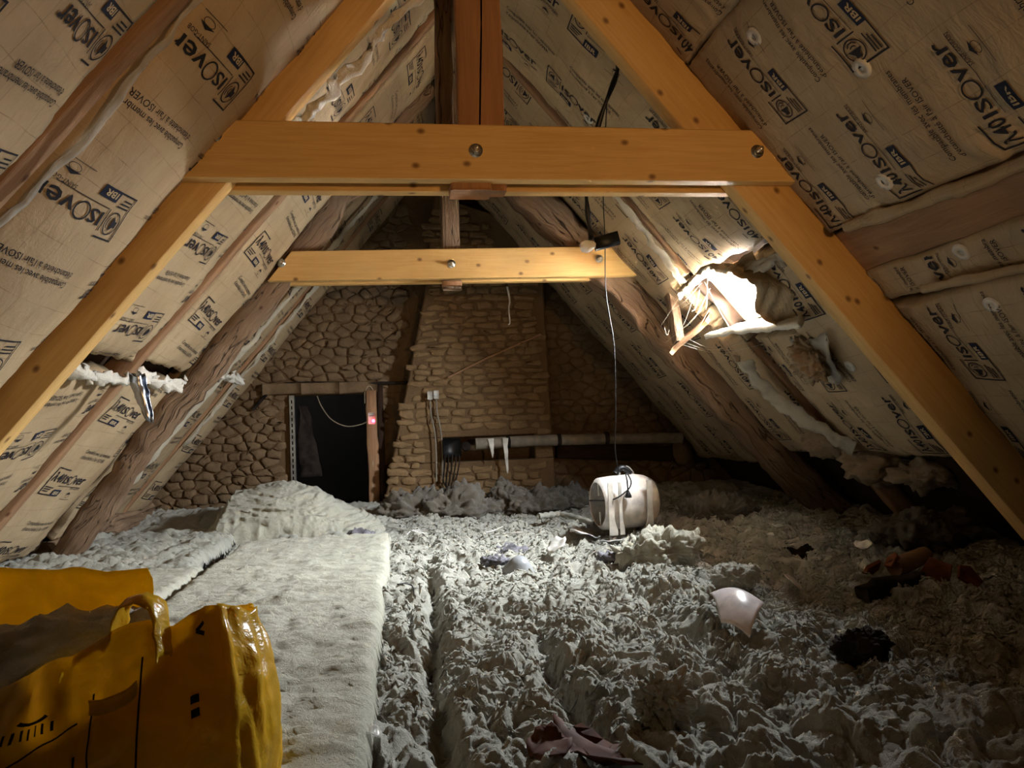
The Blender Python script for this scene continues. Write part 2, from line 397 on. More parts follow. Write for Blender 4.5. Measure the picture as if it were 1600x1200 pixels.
# gable wall with the doorway
GY = 6.8; DX0, DX1, DZ = -.95, -.31, 1.07
m = MB()
extr(m, [(XC-hw(-.05), -.05), (DX0, -.05), (DX0, DZ), (XC-hw(DZ), DZ)], GY, GY+.25)
extr(m, [(XC-hw(DZ), DZ), (XC+hw(DZ), DZ), (XC, ZR+.235)], GY, GY+.25)
extr(m, [(DX1+.04, -.05), (XC+hw(-.05), -.05), (XC+hw(DZ), DZ), (DX1, DZ)], GY, GY+.25)
wall = tag(m.build('wall_back', M['mortar'], smooth=False), kind='structure')
m = MB()
extr(m, [(DX0-.6, -.11), (DX0-.55, -.11), (DX0-.55, 1.62), (DX0-.6, 1.62)], GY+.24, GY+2.21)
extr(m, [(DX1+.55, -.11), (DX1+.6, -.11), (DX1+.6, 1.62), (DX1+.55, 1.62)], GY+.24, GY+2.21)
extr(m, [(DX0-.6, -.11), (DX1+.6, -.11), (DX1+.6, 1.6), (DX0-.6, 1.6)], GY+2.2, GY+2.25)
extr(m, [(DX0-.6, 1.6), (DX1+.6, 1.6), (DX1+.6, 1.65), (DX0-.6, 1.65)], GY+.24, GY+2.25)
extr(m, [(DX0-.6, -.1), (DX1+.6, -.1), (DX1+.6, -.055), (DX0-.6, -.055)], GY+.24, GY+2.25)
tag(m.build('door_1', M['void'], smooth=False), kind='structure')  # darkness of the unlit space beyond is put into the near-black wall colour
# pane of the roof light
rw = empty('window_1', tuple(SP(1, HS1, HY0, DECK))); tag(rw, kind='structure')
m = MB()
P = np.concatenate([SP(1, [HS0, HS1, HS1, HS0], [HY0, HY0, HY1, HY1], DECK-.05), SP(1, [HS0, HS1, HS1, HS0], [HY0, HY0, HY1, HY1], DECK-.055)])
m.add(P, [(0, 1, 2, 3), (7, 6, 5, 4), (0, 4, 5, 1), (1, 5, 6, 2), (2, 6, 7, 3), (3, 7, 4, 0)]); m.build('pane', M['glass'], rw, False)
RV = np.array([[SP(1, HS0-.03+(HS1-HS0+.05)*u, HY1+.03+.02*math.sin(u*9)+.03*v, DECK+.004+.09*v) for v in np.linspace(0, 1, 8)] for u in np.linspace(0, 1, 14)])
m = MB()
for (sa, ya, sb, yb) in ((HS0, HY0, HS0, HY1), (HS1, HY0, HS1, HY1), (HS0, HY0, HS1, HY0), (HS0, HY1, HS1, HY1)):
    beam(m, SP(1, sa, ya, DECK-.02), SP(1, sb, yb, DECK-.02), .025, .11, up=(-s50, 0, -c50), ch=.003, nseg=1)
m.build('frame', M['rafter'], rw); sheet('reveal_board', RV, M['deck'], rw, .012)

# ---- stones of the gable and bricks of the chimney breast
def stone(pts, y, th, name, mat, parent, rnd, extra=None):
    """one stone: an eight-cornered lump with a proud, rounded face; pts = corner quad (x,z)"""
    q = np.array(pts, float); c = q.mean(0)
    P = []
    for i in range(4):
        a, b = q[i], q[(i+1) % 4]
        P.append(a*.86+c*.14+rnd.normal(size=2)*.006); P.append((a+b)/2*.97+c*.03+rnd.normal(size=2)*.005)
    P = np.array(P)
    rings = [(1.0, 0), (.97, -th*.65), (.72, -th*(.95+.1*rnd.rand()))]
    V = [np.stack([c[0]+(P[:, 0]-c[0])*k, np.full(8, y+d)+rnd.normal(size=8)*.003*(d != 0), c[1]+(P[:, 1]-c[1])*k], -1) for k, d in rings]
    V.append(np.array([[c[0], y-th*1.05, c[1]]]))
    f = gridf(3, 8, True)+[(16+(j+1) % 8, 24, 16+j) for j in range(8)]
    f = [tuple(reversed(x)) for x in f]
    if extra is not None: extra.add(np.concatenate(V), f); return
    me = bpy.data.meshes.new(name); me.from_pydata(np.concatenate(V).tolist(), [], f); me.update()
    bm = bmesh.new(); bm.from_mesh(me); bmesh.ops.recalc_face_normals(bm, faces=bm.faces); bm.to_mesh(me); bm.free()
    return link(name, me, mat, parent)
rs = np.random.RandomState(5)
hin = lambda z: (ZR-z)/math.tan(math.radians(50))
CHL = lambda z: -.18+(z-.12)*.225 if z < 1.94 else .23
CHR = lambda z: 1.29-.02*z
def courses(xl, xr, z0, z1, hs, ws, y, name, mat, parent, keep, thick, limit):
    z = z0; n = 0
    while z < z1:
        h = rs.uniform(*hs); x = xl(z)+rs.uniform(-.12, 0)
        while x < xr(z):
            w_ = rs.uniform(*ws); g = .0035
            q = np.array([(x+g, z+g), (x+w_-g, z+g), (x+w_-g, z+h-g), (x+g, z+h-g)])
            q[:, 1] += .018*fbm(q[:, 0]*2.2, q[:, 1]*2.2+3, 1.0, 2); q += rs.normal(size=(4, 2))*.006
            if keep(x, x+w_, z, z+h):
                stone(q, y, rs.uniform(*thick), name, mat, parent, rs, EX if rs.rand() > limit else None); n += 1
            x += w_
        z += h
    return n
def keep_wall(x0, x1, z0, z1):
    if x0 < XC-hin(z0)-.03 or x1 > XC+hin(z0)+.03: return False
    if x1 > DX0-.02 and x0 < DX1+.03 and z0 < DZ+.07: return False
    zc = (z0+z1)/2; xc = (x0+x1)/2
    return not (CHL(zc)-.10 < x1-.02 and x0 < CHR(zc)+.0)
def clip_poly(P, a, n_):
    """keep the part of polygon P where (p-a).n_ <= 0"""
    out = []
    for i in range(len(P)):
        p, q = P[i-1], P[i]; dp, dq = (p-a)@n_, (q-a)@n_
        if dp <= 0: out.append(p)
        if dp*dq < 0: out.append(p+(q-p)*dp/(dp-dq))
    return out
def rubble(xl, xr, z0, z1, step, thick, limit):
    K = np.array([.62, 1.0]); pts = []          # stones are wider than tall
    for i, z in enumerate(np.arange(z0, z1, step)):
        for x in np.arange(XC-2.6, XC+2.6, step/.62):
            pts.append([x+(i % 2)*step*.8+rs.normal()*step*.34, z+rs.normal()*step*.24])
    pts = np.array(pts); n = 0
    for p in pts:
        if not (xl(p[1]) < p[0] < xr(p[1])): continue
        if not keep_wall(p[0]-.05, p[0]+.05, p[1]-.03, p[1]+.03): continue
        d = (pts-p)*K; o = np.argsort((d**2).sum(1))[1:15]
        P = [np.array(q, float) for q in ((-.25, -.25), (.25, -.25), (.25, .25), (-.25, .25))]
        for k in o:
            nn = d[k]*K; P = clip_poly(P, (pts[k]-p)/2, nn)
            if len(P) < 3: break
        if len(P) < 3: continue
        P = np.array(P); P = P[np.argsort(np.arctan2(P[:, 1], P[:, 0]))]
        e = np.concatenate([P, (P+np.roll(P, -1, 0))/2]); e = e[np.argsort(np.arctan2(e[:, 1], e[:, 0]))]
        r = np.linalg.norm(e, axis=1)[:, None]; e = e*(np.minimum(r, np.median(r)*1.35)-.004)/r+rs.normal(size=e.shape)*.005
        m_ = len(e); th = rs.uniform(*thick); tx, tz = rs.normal(size=2)*.12
        V = [np.stack([p[0]+e[:, 0]*k, GY-d_*(1+tx*e[:, 0]/.06+tz*e[:, 1]/.06), p[1]+e[:, 1]*k], -1) for k, d_ in ((1, -.004), (.95, th*.7), (.68, th))]
        V.append(np.array([[p[0], GY-th*1.03, p[1]]]))
        f = [tuple(reversed(q)) for q in gridf(3, m_, True)]+[(2*m_+j, 2*m_+(j+1) % m_, 3*m_) for j in range(m_)]
        if n >= limit: EX.add(np.concatenate(V), [tuple(q) for q in f]); n += 1; continue
        me = bpy.data.meshes.new('stone'); me.from_pydata(np.concatenate(V).tolist(), [], f); me.update()
        bm = bmesh.new(); bm.from_mesh(me); bmesh.ops.recalc_face_normals(bm, faces=bm.faces); bm.to_mesh(me); bm.free()
        link('stone', me, M['stone'], wall); n += 1
    return n
EX = MB()
na_ = rubble(lambda z: XC-hin(z), lambda z: CHL(z)-.02, .14, 2.7, .072, (.006, .036), 196)
rubble(lambda z: CHR(z)+.02, lambda z: XC+hin(z), .24, 2.3, .076, (.006, .026), 100)
if EX.n: tag(EX.build('small_stones', M['stone'], wall, False), kind='stuff')
m = MB()
for k in range(3): beam(m, (DX0-.22+k*.32, GY-.03, DZ+.055), (DX0+.10+k*.32, GY-.03, DZ+.055), .09, .10, ch=.012, rough=.006, seed=k+2, nseg=4)
lint = tag(m.build('stone_lintel', M['stone']), 'rough stone lintel course above the black doorway', 'lintel')
# chimney breast
CY = 6.55
ch = empty('chimney_breast', (.55, CY, 0)); tag(ch, 'stone and brick chimney breast standing against the gable with a slanted left side', 'chimney')
m = MB(); zz = [-.05, .45, .66, 1.94, 2.75]
extr(m, [(CHL(-.05), -.05), (CHR(0), -.05), (CHR(.45), .45), (CHL(.45), .45)], CY, GY, .01)
extr(m, [(CHL(.45), .45), (.33, .45), (.33, .66), (CHL(.66), .66)], CY, GY, .01)
extr(m, [(1.12, .45), (CHR(.5), .45), (CHR(.6), .66), (1.12, .66)], CY, GY, .01)
extr(m, [(CHL(.66), .66), (CHR(.66), .66), (CHR(1.94), 1.94), (CHR(2.35), 2.45), (.23+.1, 2.75), (.23, 1.94)], CY, GY, .01)
m.build('mortar_core', M['mortar'], ch, False)
def keep_ch(x0, x1, z0, z1):
    if z1 > .43 and z0 < .68 and x1 > .31 and x0 < 1.14: return False
    if x1 > CHR(z0)+.03 or x0 < CHL((z0+z1)/2)-.05: return False
    return x1 < XC+hin(z1)-.05
EX = MB()
nbr = courses(lambda z: CHL(z)+.05, CHR, .1, 2.6, (.050, .070), (.09, .21), CY, 'brick', M['brick'], ch, keep_ch, (.005, .022), .86)
if EX.n: tag(EX.build('small_bricks', M['brick'], ch, False), kind='stuff')
# dark crack-side post of mud at the foot of the breast and the jamb on the right of the doorway
m = MB(); beam(m, (DX1+.05, GY-.05, 0), (DX1+.045, GY-.05, DZ+.02), .09, .1, up=(0, 1, 0), rough=.012, seed=4, nseg=14)
tag(m.build('wooden_jamb', M['rafter']), 'old wooden jamb on the right side of the black doorway', 'door jamb')
m = MB(); beam(m, (DX1+.125, GY-.04, 0), (DX1+.12, GY-.04, 1.15), .05, .06, up=(0, 1, 0), rough=.006, seed=9, nseg=10)
tag(m.build('wooden_post', M['deck']), 'thin dark wooden post right of the doorway jamb', 'post')
# perforated metal profile at the left jamb
pf = empty('metal_stud', (-.935, GY-.03, 0)); tag(pf, 'upright perforated galvanised metal stud at the left edge of the doorway', 'metal stud')
m = MB(); box(m, (-.955, GY-.045, .0), (-.951, GY-.005, DZ)); box(m, (-.955, GY-.048, .0), (-.915, GY-.045, DZ)); box(m, (-.919, GY-.045, 0), (-.915, GY-.005, DZ)); m.build('channel', M['galv'], pf, False)
m = MB()
for k in range(20): box(m, (-.94, GY-.0495, .05+k*.05), (-.93, GY-.0478, .08+k*.05), .0005)
m.build('slots', M['void'], pf, False)
# rag behind the stud
P = np.array([[(-.90+.02*u+(.10+.04*math.sin(v*2.4))*u*(.5+.7*v)+.01*math.sin(v*9), GY+.10+.05*u, .98-.62*v) for u in np.linspace(0, 1, 8)] for v in np.linspace(0, 1, 20)])
P += .012*np.stack([fbm(P[..., 2]*7, P[..., 0]*9, 2.0), fbm(P[..., 2]*7, P[..., 0]*9, 6.0), 0*P[..., 0]], -1)
tag(sheet('hanging_cloth', P, M['felt'], th=.006), 'grey cloth hanging inside the doorway beside the metal stud', 'cloth')
# dark rod over the doorway and slanted mortar scar
m = MB(); tube(m, spline([atY(395, 640, GY-.055), atY(430, 605, GY-.055), atY(470, 599, GY-.055), atY(560, 599, GY-.055), atY(640, 598, GY-.09)]), .014, 8)
tag(m.build('black_pipe', M['felt']), 'thin black pipe running over the lintel of the doorway', 'pipe')
m = MB(); tube(m, spline([atY(700, 590, CY-.05), atY(760, 560, CY-.05), atY(845, 522, CY-.05)]), .009, 7)
tag(m.build('flashing_strip', M['rafter']), 'dark slanted strip running up across the chimney breast', 'strip')

# ================================================================== printed kraft batts
def text2d(s, size=1.0, bold=0.0, shear=0.0):
    cu = bpy.data.curves.new('t', 'FONT'); cu.body = s; cu.size = size; cu.offset = bold; cu.shear = shear; cu.resolution_u = 2
    o = bpy.data.objects.new('t', cu); COL.objects.link(o)
    dg = bpy.context.evaluated_depsgraph_get(); me = o.evaluated_get(dg).to_mesh()
    bm = bmesh.new(); bm.from_mesh(me); o.evaluated_get(dg).to_mesh_clear()
    bpy.data.objects.remove(o); bpy.data.curves.remove(cu)
    bmesh.ops.remove_doubles(bm, verts=bm.verts, dist=1e-5); bmesh.ops.triangulate(bm, faces=bm.faces)
    for _ in range(2):
        es = [e for e in bm.edges if e.calc_length() > .045]
        if es: bmesh.ops.subdivide_edges(bm, edges=es, cuts=1); bmesh.ops.triangulate(bm, faces=bm.faces)
    V = np.array([v.co[:2] for v in bm.verts]) if len(bm.verts) else np.zeros((0, 2)); bm.verts.index_update()
    F = [[v.index for v in f.verts] for f in bm.faces]; bm.free(); return V, F
class P2:
    def __init__(s): s.v = []; s.f = []; s.m = []; s.n = 0
    def add(s, V, F, m=0):
        s.v.append(np.asarray(V, float)); s.f += [[i+s.n for i in q] for q in F]; s.m += [m]*len(F); s.n += len(V)
    def text(s, st, x, y, width=None, height=.05, bold=.0, shear=0, m=0):
        V, F = text2d(st, 1.0, bold, shear)
        if not len(V): return
        V = V-V.min(0)*[1, 0]; V = V*height/.73
        if width: V[:, 0] *= width/V[:, 0].max()
        s.add(V+[x, y], F, m)
    def rect(s, x0, y0, x1, y1, m=0):
        nx = max(1, int(abs(x1-x0)/.04)); ny = max(1, int(abs(y1-y0)/.04))
        X, Y = np.meshgrid(np.linspace(x0, x1, nx+1), np.linspace(y0, y1, ny+1), indexing='ij')
        s.add(np.stack([X, Y], -1).reshape(-1, 2), [list(q) for q in grid_np(nx+1, ny+1)], m)
    def ring(s, cx, cy, rx, ry, t, m=0, a0=0, a1=2*math.pi, n=26):
        a = np.linspace(a0, a1, n)
        o = np.stack([cx+rx*np.cos(a), cy+ry*np.sin(a)], -1); i = np.stack([cx+(rx-t)*np.cos(a), cy+(ry-t)*np.sin(a)], -1)
        s.add(np.concatenate([o, i]), [[k, k+1, k+1+n, k+n] for k in range(n-1)], m)
    def poly(s, pts, m=0): s.add(pts, [list(range(len(pts)))], m)
    def done(s, k): s.V = np.concatenate(s.v)*k; return s
def logo(kind):
    p = P2()
    p.text('IS', -.20, 0, .088, .075, .012); p.ring(-.062, .037, .047, .049, .009)
    p.text('ver', -.012, 0, .20, .098, .012)
    p.text('SAINT-GOBAIN', .03, -.052, .17, .024, 0)
    p.rect(-.21, -.030, .20, -.026)
    p.rect(-.215, -.128, -.085, -.066, 1); p.text('IBR', -.198, -.113, .095, .034, .02, 0, 2)
    p.rect(-.37, -.128, -.215, -.119); p.rect(-.375, -.128, -.366, .125)
    p.rect(-.37, .116, -.215, .125)
    for k in range(3): p.rect(-.355, -.06-k*.019, -.25-.015*k, -.052-k*.019)
    if kind == 'speaker':
        p.ring(-.295, .035, .058, .063, .007)
        p.poly([(-.335, .018), (-.318, .018), (-.318, .052), (-.335, .052)]); p.poly([(-.318, .018), (-.292, -.008), (-.292, .078), (-.318, .052)])
        p.ring(-.292, .035, .022, .024, .006, 0, -1, 1, 8); p.ring(-.288, .035, .036, .038, .006, 0, -1, 1, 8)
        p.rect(-.226, -.03, -.219, .09)
    else:
        p.text('λ40', -.352, .0, .135, .085, .016)
    p.ring(.09, -.115, .03, .02, .003); p.poly([(.05, -.10), (.13, -.10), (.09, -.078)]); p.rect(.0, -.15, .18, -.147)
    return p.done(.66)
def compat():
    p = P2()
    p.text('Compatible avec les membranes', -.24, .0, .48, .034, .006); p.text("d'étanchéité à l'air ISOVER", -.24, -.052, .42, .034, .006)
    return p.done(.70)
MOT = {'S': logo('speaker'), 'A': logo('a'), 'C': compat()}
class Batt:
    def __init__(b, sg, s0, s1, y0, y1, bulge, seed, base=.0, wr=1.0, wob=.02, pw=2.4, skew=0):
        b.__dict__.update(locals())
    def edges(b, s):
        return b.y0+b.skew*s+b.wob*fbm(np.asarray(s)*1.7, b.seed+3.1, 0, 3), b.y1+b.skew*s+b.wob*fbm(np.asarray(s)*1.7, b.seed+9.7, 0, 3)
    def off(b, s, y):
        e0, e1 = b.edges(s); v = np.clip((y-e0)/(e1-e0), 0, 1); u = np.clip((s-b.s0)/(b.s1-b.s0), 0, 1)
        L_ = b.s1-b.s0
        pr = (1-np.abs(2*v-1)**b.pw)*(1-np.exp(-u*L_/.06)*.8)*(1-np.exp(-(1-u)*L_/.06)*.8)
        n = .020*fbm(s*1.8+b.seed*5, y*1.8, b.seed, 3)
        edge = np.exp(-np.minimum(u, 1-u)*L_/.13)+.5*np.exp(-np.minimum(v, 1-v)*(b.y1-b.y0)/.06)
        wrk = .012*np.abs(pn(s*6+b.seed+1.5*pn(s*3, y*3, 4.), y*15+2*pn(s*4, y*4, 2.0), b.seed*1.3))*(.25+1.6*edge)
        wrk += .006*np.abs(pn(s*22+b.seed, y*9+1.4*pn(s*7, y*7, 1.0), 3.3))*(.2+edge)
        return b.base+b.bulge*pr+b.wr*(n+wrk)
    cut = None
    def build(b, label, group=None, res=.02, cut=None):
        b.cut = cut
        ns = max(4, int((b.s1-b.s0)/res)); ny = max(4, int((b.y1-b.y0)/res))
        S, Vv = np.meshgrid(np.linspace(b.s0, b.s1, ns), np.linspace(0, 1, ny), indexing='ij')
        je = .02*fbm(Vv*4+b.seed, b.seed, 2.0, 3)*b.wob/.02
        S = S+je*np.where(S < (b.s0+b.s1)/2, 1, 1)*np.abs((S-(b.s0+b.s1)/2)/((b.s1-b.s0)/2))**4
        e0, e1 = b.edges(S); Y = e0+(e1-e0)*Vv
        O = b.off(S, Y)
        T = SP(b.sg, S, Y, O); B_ = SP(b.sg, S, Y, np.full_like(S, DECK+.012))
        n = ns*ny; idx = np.arange(n).reshape(ns, ny); F = grid_np(ns, ny)
        if cut is not None:
            k = cut(S, Y).reshape(-1); F = F[~k[F].any(1)]
        e = np.concatenate([F[:, [0, 1]], F[:, [1, 2]], F[:, [2, 3]], F[:, [3, 0]]])
        key = np.sort(e, 1); _, inv, cnt = np.unique(key[:, 0]*n*1+key[:, 1]*0+key[:, 1]*(n+1)*1.0, return_inverse=True, return_counts=True)
        bd = e[cnt[inv] == 1]
        side = np.stack([bd[:, 1], bd[:, 0], bd[:, 0]+n, bd[:, 1]+n], -1)
        FF = np.concatenate([F, F[:, ::-1]+n, side])
        uv = np.stack([S, Y], -1).reshape(-1, 2)
        o = mesh_np('insulation_batt', np.concatenate([T.reshape(-1, 3), B_.reshape(-1, 3)]), FF, np.concatenate([uv, uv]), M['kraft'])
        tag(o, label, 'insulation', group); b.o = o; return b
    def prints(b, items, orient, tilt=.0):
        for (k, s, y) in items:
            if s < b.s0-.3 or s > b.s1+.3 or y < max(b.y0, 1.3)-.3 or y > b.y1+.3: continue
            p = MOT[k]; x0, y0 = p.V[:, 0], p.V[:, 1]; ct, st = math.cos(tilt), math.sin(tilt)
            x, yy = x0*ct-y0*st, x0*st+y0*ct
            if orient == 'Y-': ss, y_ = s+yy, y-x
            elif orient == 'Y+': ss, y_ = s-yy, y+x
            elif orient == 'S-': ss, y_ = s-x, y+yy
            else: ss, y_ = s+x, y-yy
            e0, e1 = b.edges(ss); ok = (ss > b.s0+.015) & (ss < b.s1-.015) & (y_ > e0+.008) & (y_ < e1-.008)
            if b.cut is not None: ok &= ~b.cut(ss, y_)
            fi = [q for q, f in enumerate(p.f) if ok[f].all()]
            if not fi: continue
            off = b.off(ss, y_)+.0035
            wh = list({i for q in fi if p.m[q] == 2 for i in p.f[q]}); off[wh] += .0012
            W = SP(b.sg, ss, y_, off); used = np.unique(np.concatenate([p.f[q] for q in fi])); re_ = -np.ones(len(W), int); re_[used] = np.arange(len(used))
            nm = 'printed_note' if k == 'C' else 'printed_logo'
            me = bpy.data.meshes.new(nm); me.from_pydata(W[used].tolist(), [], [[int(re_[i]) for i in p.f[q]] for q in fi])
            for q in ('ink', 'navy', 'unprinted'): me.materials.append(M[q])
            me.polygons.foreach_set('material_index', [p.m[q] for q in fi]); me.update()
            link(nm, me, None, b.o, False)
        return b
    def discs(b, pts):
        for s, y in pts:
            o = float(b.off(np.array(s), np.array(y)))
            P = SP(b.sg, s, y, o-.004); m = MB(); nrm = (-b.sg*s50, 0, -c50)
            lathe(m, [(.034, .002), (.033, .008), (.012, .010), (.011, .006), (.0, .006)], P, nrm, 16); m.build('fixing_disc', M['white'], b.o)
        return b
# --- left slope: the print repeats every 0.46 m, neighbouring columns are staggered
def lattice(a0, b0, kinds, na=7, nb=8, pa=.44, pb=.46, sh=.22, cs=.20):
    """rows along the reading direction (a), repeats across it (b)"""
    out = []
    for i in range(-na, na+1):
        for j in range(-nb, nb+1):
            bb = b0+pb*j+sh*(i % 2)
            out.append((kinds[i % 2], a0+pa*i, bb)); out.append(('C', a0+pa*i+.03, bb+cs))
    return out
def lat_y(y0, s0, kinds, **k): return [(q, s, y) for q, y, s in lattice(y0, s0, kinds, pa=.50, **k)]
def lat_s(s0, y0, kinds, **k): return lattice(s0, y0, kinds, **k)
G = None
b1 = Batt(-1, .12, 3.9, .45, 2.13, .09, 1.0, .02).build('wide printed kraft batt on the left slope, nearest the camera')
b1.prints(lat_y(1.88, 1.76, 'SS'), 'Y-', .10)
b2 = Batt(-1, .12, 3.9, 2.27, 2.97, .10, 2.0, .03).build('printed kraft batt on the left slope just before the front truss')
b2.prints(lat_y(2.38, 1.54, 'SS', pb=.575, cs=.25), 'Y-', .10)
b3 = Batt(-1, .12, 2.62, 3.10, 4.02, .07, 3.0, .0).build('upper printed kraft batt on the left slope between the two trusses')
b3.prints(lat_y(3.49, 1.97, 'SS'), 'Y-', .10)
b3b = Batt(-1, 2.72, 3.95, 3.08, 4.0, .05, 4.0, .0).build('lower printed kraft batt on the left slope under the white torn line')
b3b.prints(lat_y(3.48, 3.12, 'SS'), 'Y-', .10)
b4 = Batt(-1, .12, 2.60, 4.18, 4.90, .05, 5.0, .0).build('upper printed kraft batt on the left slope before the old rough timber')
b4.prints(lat_y(4.48, 2.25, 'AS'), 'Y+', -.10)
b4b = Batt(-1, 2.70, 3.95, 4.16, 4.92, .05, 6.0, .0).build('lower printed kraft batt on the left slope before the old rough timber')
b4b.prints(lat_y(4.46, 2.93, 'AS', cs=.27), 'Y+', -.10)
b5 = Batt(-1, .12, 2.52, 5.05, 6.10, .06, 7.0, .0).build('upper printed kraft batt on the left slope beyond the old timber')
b5.prints(lat_y(5.60, 1.75, 'AS'), 'Y+', -.08)
b5b = Batt(-1, 2.60, 3.9, 5.03, 6.12, .05, 8.0, .0).build('lower printed kraft batt on the left slope beyond the old timber')
b5b.prints(lat_y(5.80, 2.92, 'SA'), 'Y+', -.08)
b6 = Batt(-1, .12, 3.9, 6.2, 6.73, .05, 9.0, .0).build('printed kraft batt on the left slope against the gable')
b6.prints(lat_y(6.50, 1.80, 'AA'), 'Y+', -.06)
# --- right slope
r0 = Batt(1, .12, 1.272, .4, 2.92, .07, 11.0, .01).build('upper printed kraft batt on the right slope near the camera, above the front truss')
r0.prints(lat_s(1.06, 2.28, 'AS'), 'S-', -.05).discs([(1.10, 2.42)])
r1 = Batt(1, 1.285, 2.165, .4, 2.95, .07, 12.0, .01).build('printed kraft batt with large logos on the right slope before the front truss')
r1.prints(lat_s(1.90, 2.28, 'AS', cs=-.25), 'S-', -.05).discs([(1.71, 2.10), (2.06, 2.36), (1.40, 2.40)])
r2 = Batt(1, 2.38, 2.53, .4, 2.93, .045, 13.0, .0).build('narrow printed kraft strip on the right slope under the bare board')
r2.prints(lat_s(2.50, 2.50, 'SS'), 'S-', -.05).discs([(2.42, 2.36)])
r3 = Batt(1, 2.56, 3.75, .4, 2.93, .06, 14.0, .0).build('lower printed kraft batt on the right slope before the front truss')
r3.prints(lat_s(2.72, 2.66, 'SA', cs=-.26), 'S-', -.05).discs([(2.64, 2.39)])
r4 = Batt(1, .12, 2.06, 3.06, 4.16, .07, 15.0, .0).build('upper printed kraft batt on the right slope above the daylight hole')
r4.prints([p for p in lat_s(.98, 3.21, 'SS', sh=.1, pb=.55, cs=.30) if p[1] < 1.25], 'S+', .12)
r4.prints([p for p in lat_s(1.84, 3.27, 'AS', sh=.02, cs=.22) if p[1] > 1.35], 'S-', -.05)
r4.discs([(1.05, 3.75), (1.30, 3.9)])
def holecut(S, Y): return (S < 2.545) & (Y > 3.55+.05*fbm(S*9, Y*9, 1.5, 2))
r5 = Batt(1, 2.12, 3.42, 3.06, 4.14, .06, 16.0, .0).build('lower printed kraft batt on the right slope torn open around the daylight hole', cut=holecut)
r5.prints(lat_s(2.69, 3.17, 'SA', sh=.17, cs=-.17), 'S-', -.05).discs([(2.80, 3.40)])
r6 = Batt(1, .12, 3.45, 4.24, 5.30, .05, 17.0, .0).build('printed kraft batt on the right slope beyond the daylight hole', cut=lambda S, Y: (S > 2.04) & (S < 2.50) & (Y < 4.42+.03*fbm(S*9, Y*9, 4.0, 2)))
r6.prints(lat_s(1.75, 4.5, 'AS'), 'S-', 0)
r7 = Batt(1, .12, 3.6, 5.38, 6.73, .05, 18.0, .0).build('dark printed kraft batt on the right slope against the gable')
r7.prints(lat_s(1.1, 5.6, 'AA'), 'S-', 0)

# ---- rafters seen between the batts
def rafter(sg, s0, s1, y, wd, off, ht, label, mat='rafter', rough=.004, seed=0, name='rafter', nseg=16, dy=0):
    m = MB(); beam(m, SP(sg, s0, y, off), SP(sg, s1, y+dy, off), wd, ht, up=(-sg*s50, 0, -c50), ch=.008, rough=rough, seed=seed, nseg=nseg)
    return tag(m.build(name, M[mat]), label, 'rafter')
rafter(-1, .05, 4.0, 2.20, .085, -.033, .125, 'reddish rafter showing between the two nearest batts on the left slope', seed=1)
rafter(-1, .05, 4.0, 4.09, .075, -.036, .12, 'brown rafter between batts on the left slope between the trusses', seed=2)
rafter(-1, .05, 4.0, 6.155, .06, -.036, .12, 'far rafter on the left slope near the gable', seed=3)
rafter(1, .05, 2.03, 4.20, .06, -.036, .12, 'upper length of brown rafter ending above the daylight hole', seed=4)
rafter(1, 2.56, 4.0, 4.20, .06, -.036, .12, 'lower length of brown rafter starting below the daylight hole', seed=14)
rafter(1, .05, 4.0, 5.34, .06, -.036, .12, 'far dark rafter on the right slope', seed=5)
rafter(-1, .10, 3.9, 3.06, .05, .02, .22, 'dark old rafter doubled behind the new left rafter', 'old', .008, 6)
rafter(-1, .10, 3.9, 3.115, .035, .055, .04, 'pinkish lath along the old rafter on the left slope', 'rafter', .003, 7, 'lath')
# pale veils of torn fleece along the seams
def seam(sg, pts, wd, label, seed, mat='veil', name='torn_fleece', amp=.02, rag=0):
    C_ = spline([(p[0], p[1], p[2]) for p in pts], 14); n = len(C_)
    T_ = np.gradient(C_, axis=0)[:, :2]; T_ /= np.linalg.norm(T_, axis=1)[:, None]
    k = 9; G_ = np.zeros((n, k, 3))
    for j, q in enumerate(np.linspace(-.5, .5, k)):
        s = C_[:, 0]-T_[:, 1]*q*wd; y = C_[:, 1]+T_[:, 0]*q*wd
        wv = wd*np.clip(1+(.5+rag)*fbm(C_[:, 0]*(5+9*rag)+seed, C_[:, 1]*(5+9*rag), j*(.02+.3*rag), 3), .12, 3)
        s = C_[:, 0]-T_[:, 1]*q*wv; y = C_[:, 1]+T_[:, 0]*q*wv
        off = C_[:, 2]+.35*wd*math.cos(q*math.pi)+amp*fbm(s*11+seed, y*11, 2.0, 4)+.5*amp*np.abs(pn(s*30, y*40, seed))
        G_[:, j] = SP(sg, s, y, off)
    return tag(sheet(name, G_, M[mat], th=.003), label, 'insulation')
seam(1, [(1.30, 4.14, .05), (1.7, 4.20, .05), (2.04, 4.22, .07), (2.10, 4.25, .08)], .07, 'pale torn fleece strip running down to the daylight hole', 1)
seam(1, [(2.60, 4.17, .12), (2.72, 4.22, .10), (2.95, 4.22, .09), (3.25, 4.05, .06), (3.36, 3.95, .05)], .13, 'cream fleece strip hanging below the daylight hole on the right slope', 2, amp=.03)
seam(-1, [(.9, 5.42, .10), (1.4, 5.40, .09), (2.2, 5.38, .09), (3.0, 5.34, .09), (3.6, 5.34, .08)], .06, 'white fleece edge along the right side of the old left timber', 3)
seam(-1, [(1.55, 6.13, .03), (2.0, 6.15, .04), (2.5, 6.15, .04), (3.2, 6.15, .04)], .05, 'pale fleece strip on the left slope above the doorway', 4)
seam(-1, [(.9, 2.17, .06), (1.5, 2.19, .06), (2.0, 2.23, .07), (2.5, 2.21, .06), (3.2, 2.2, .05)], .03, 'pale film edge lying along the nearest reddish rafter', 5, 'clearfilm', 'torn_film')
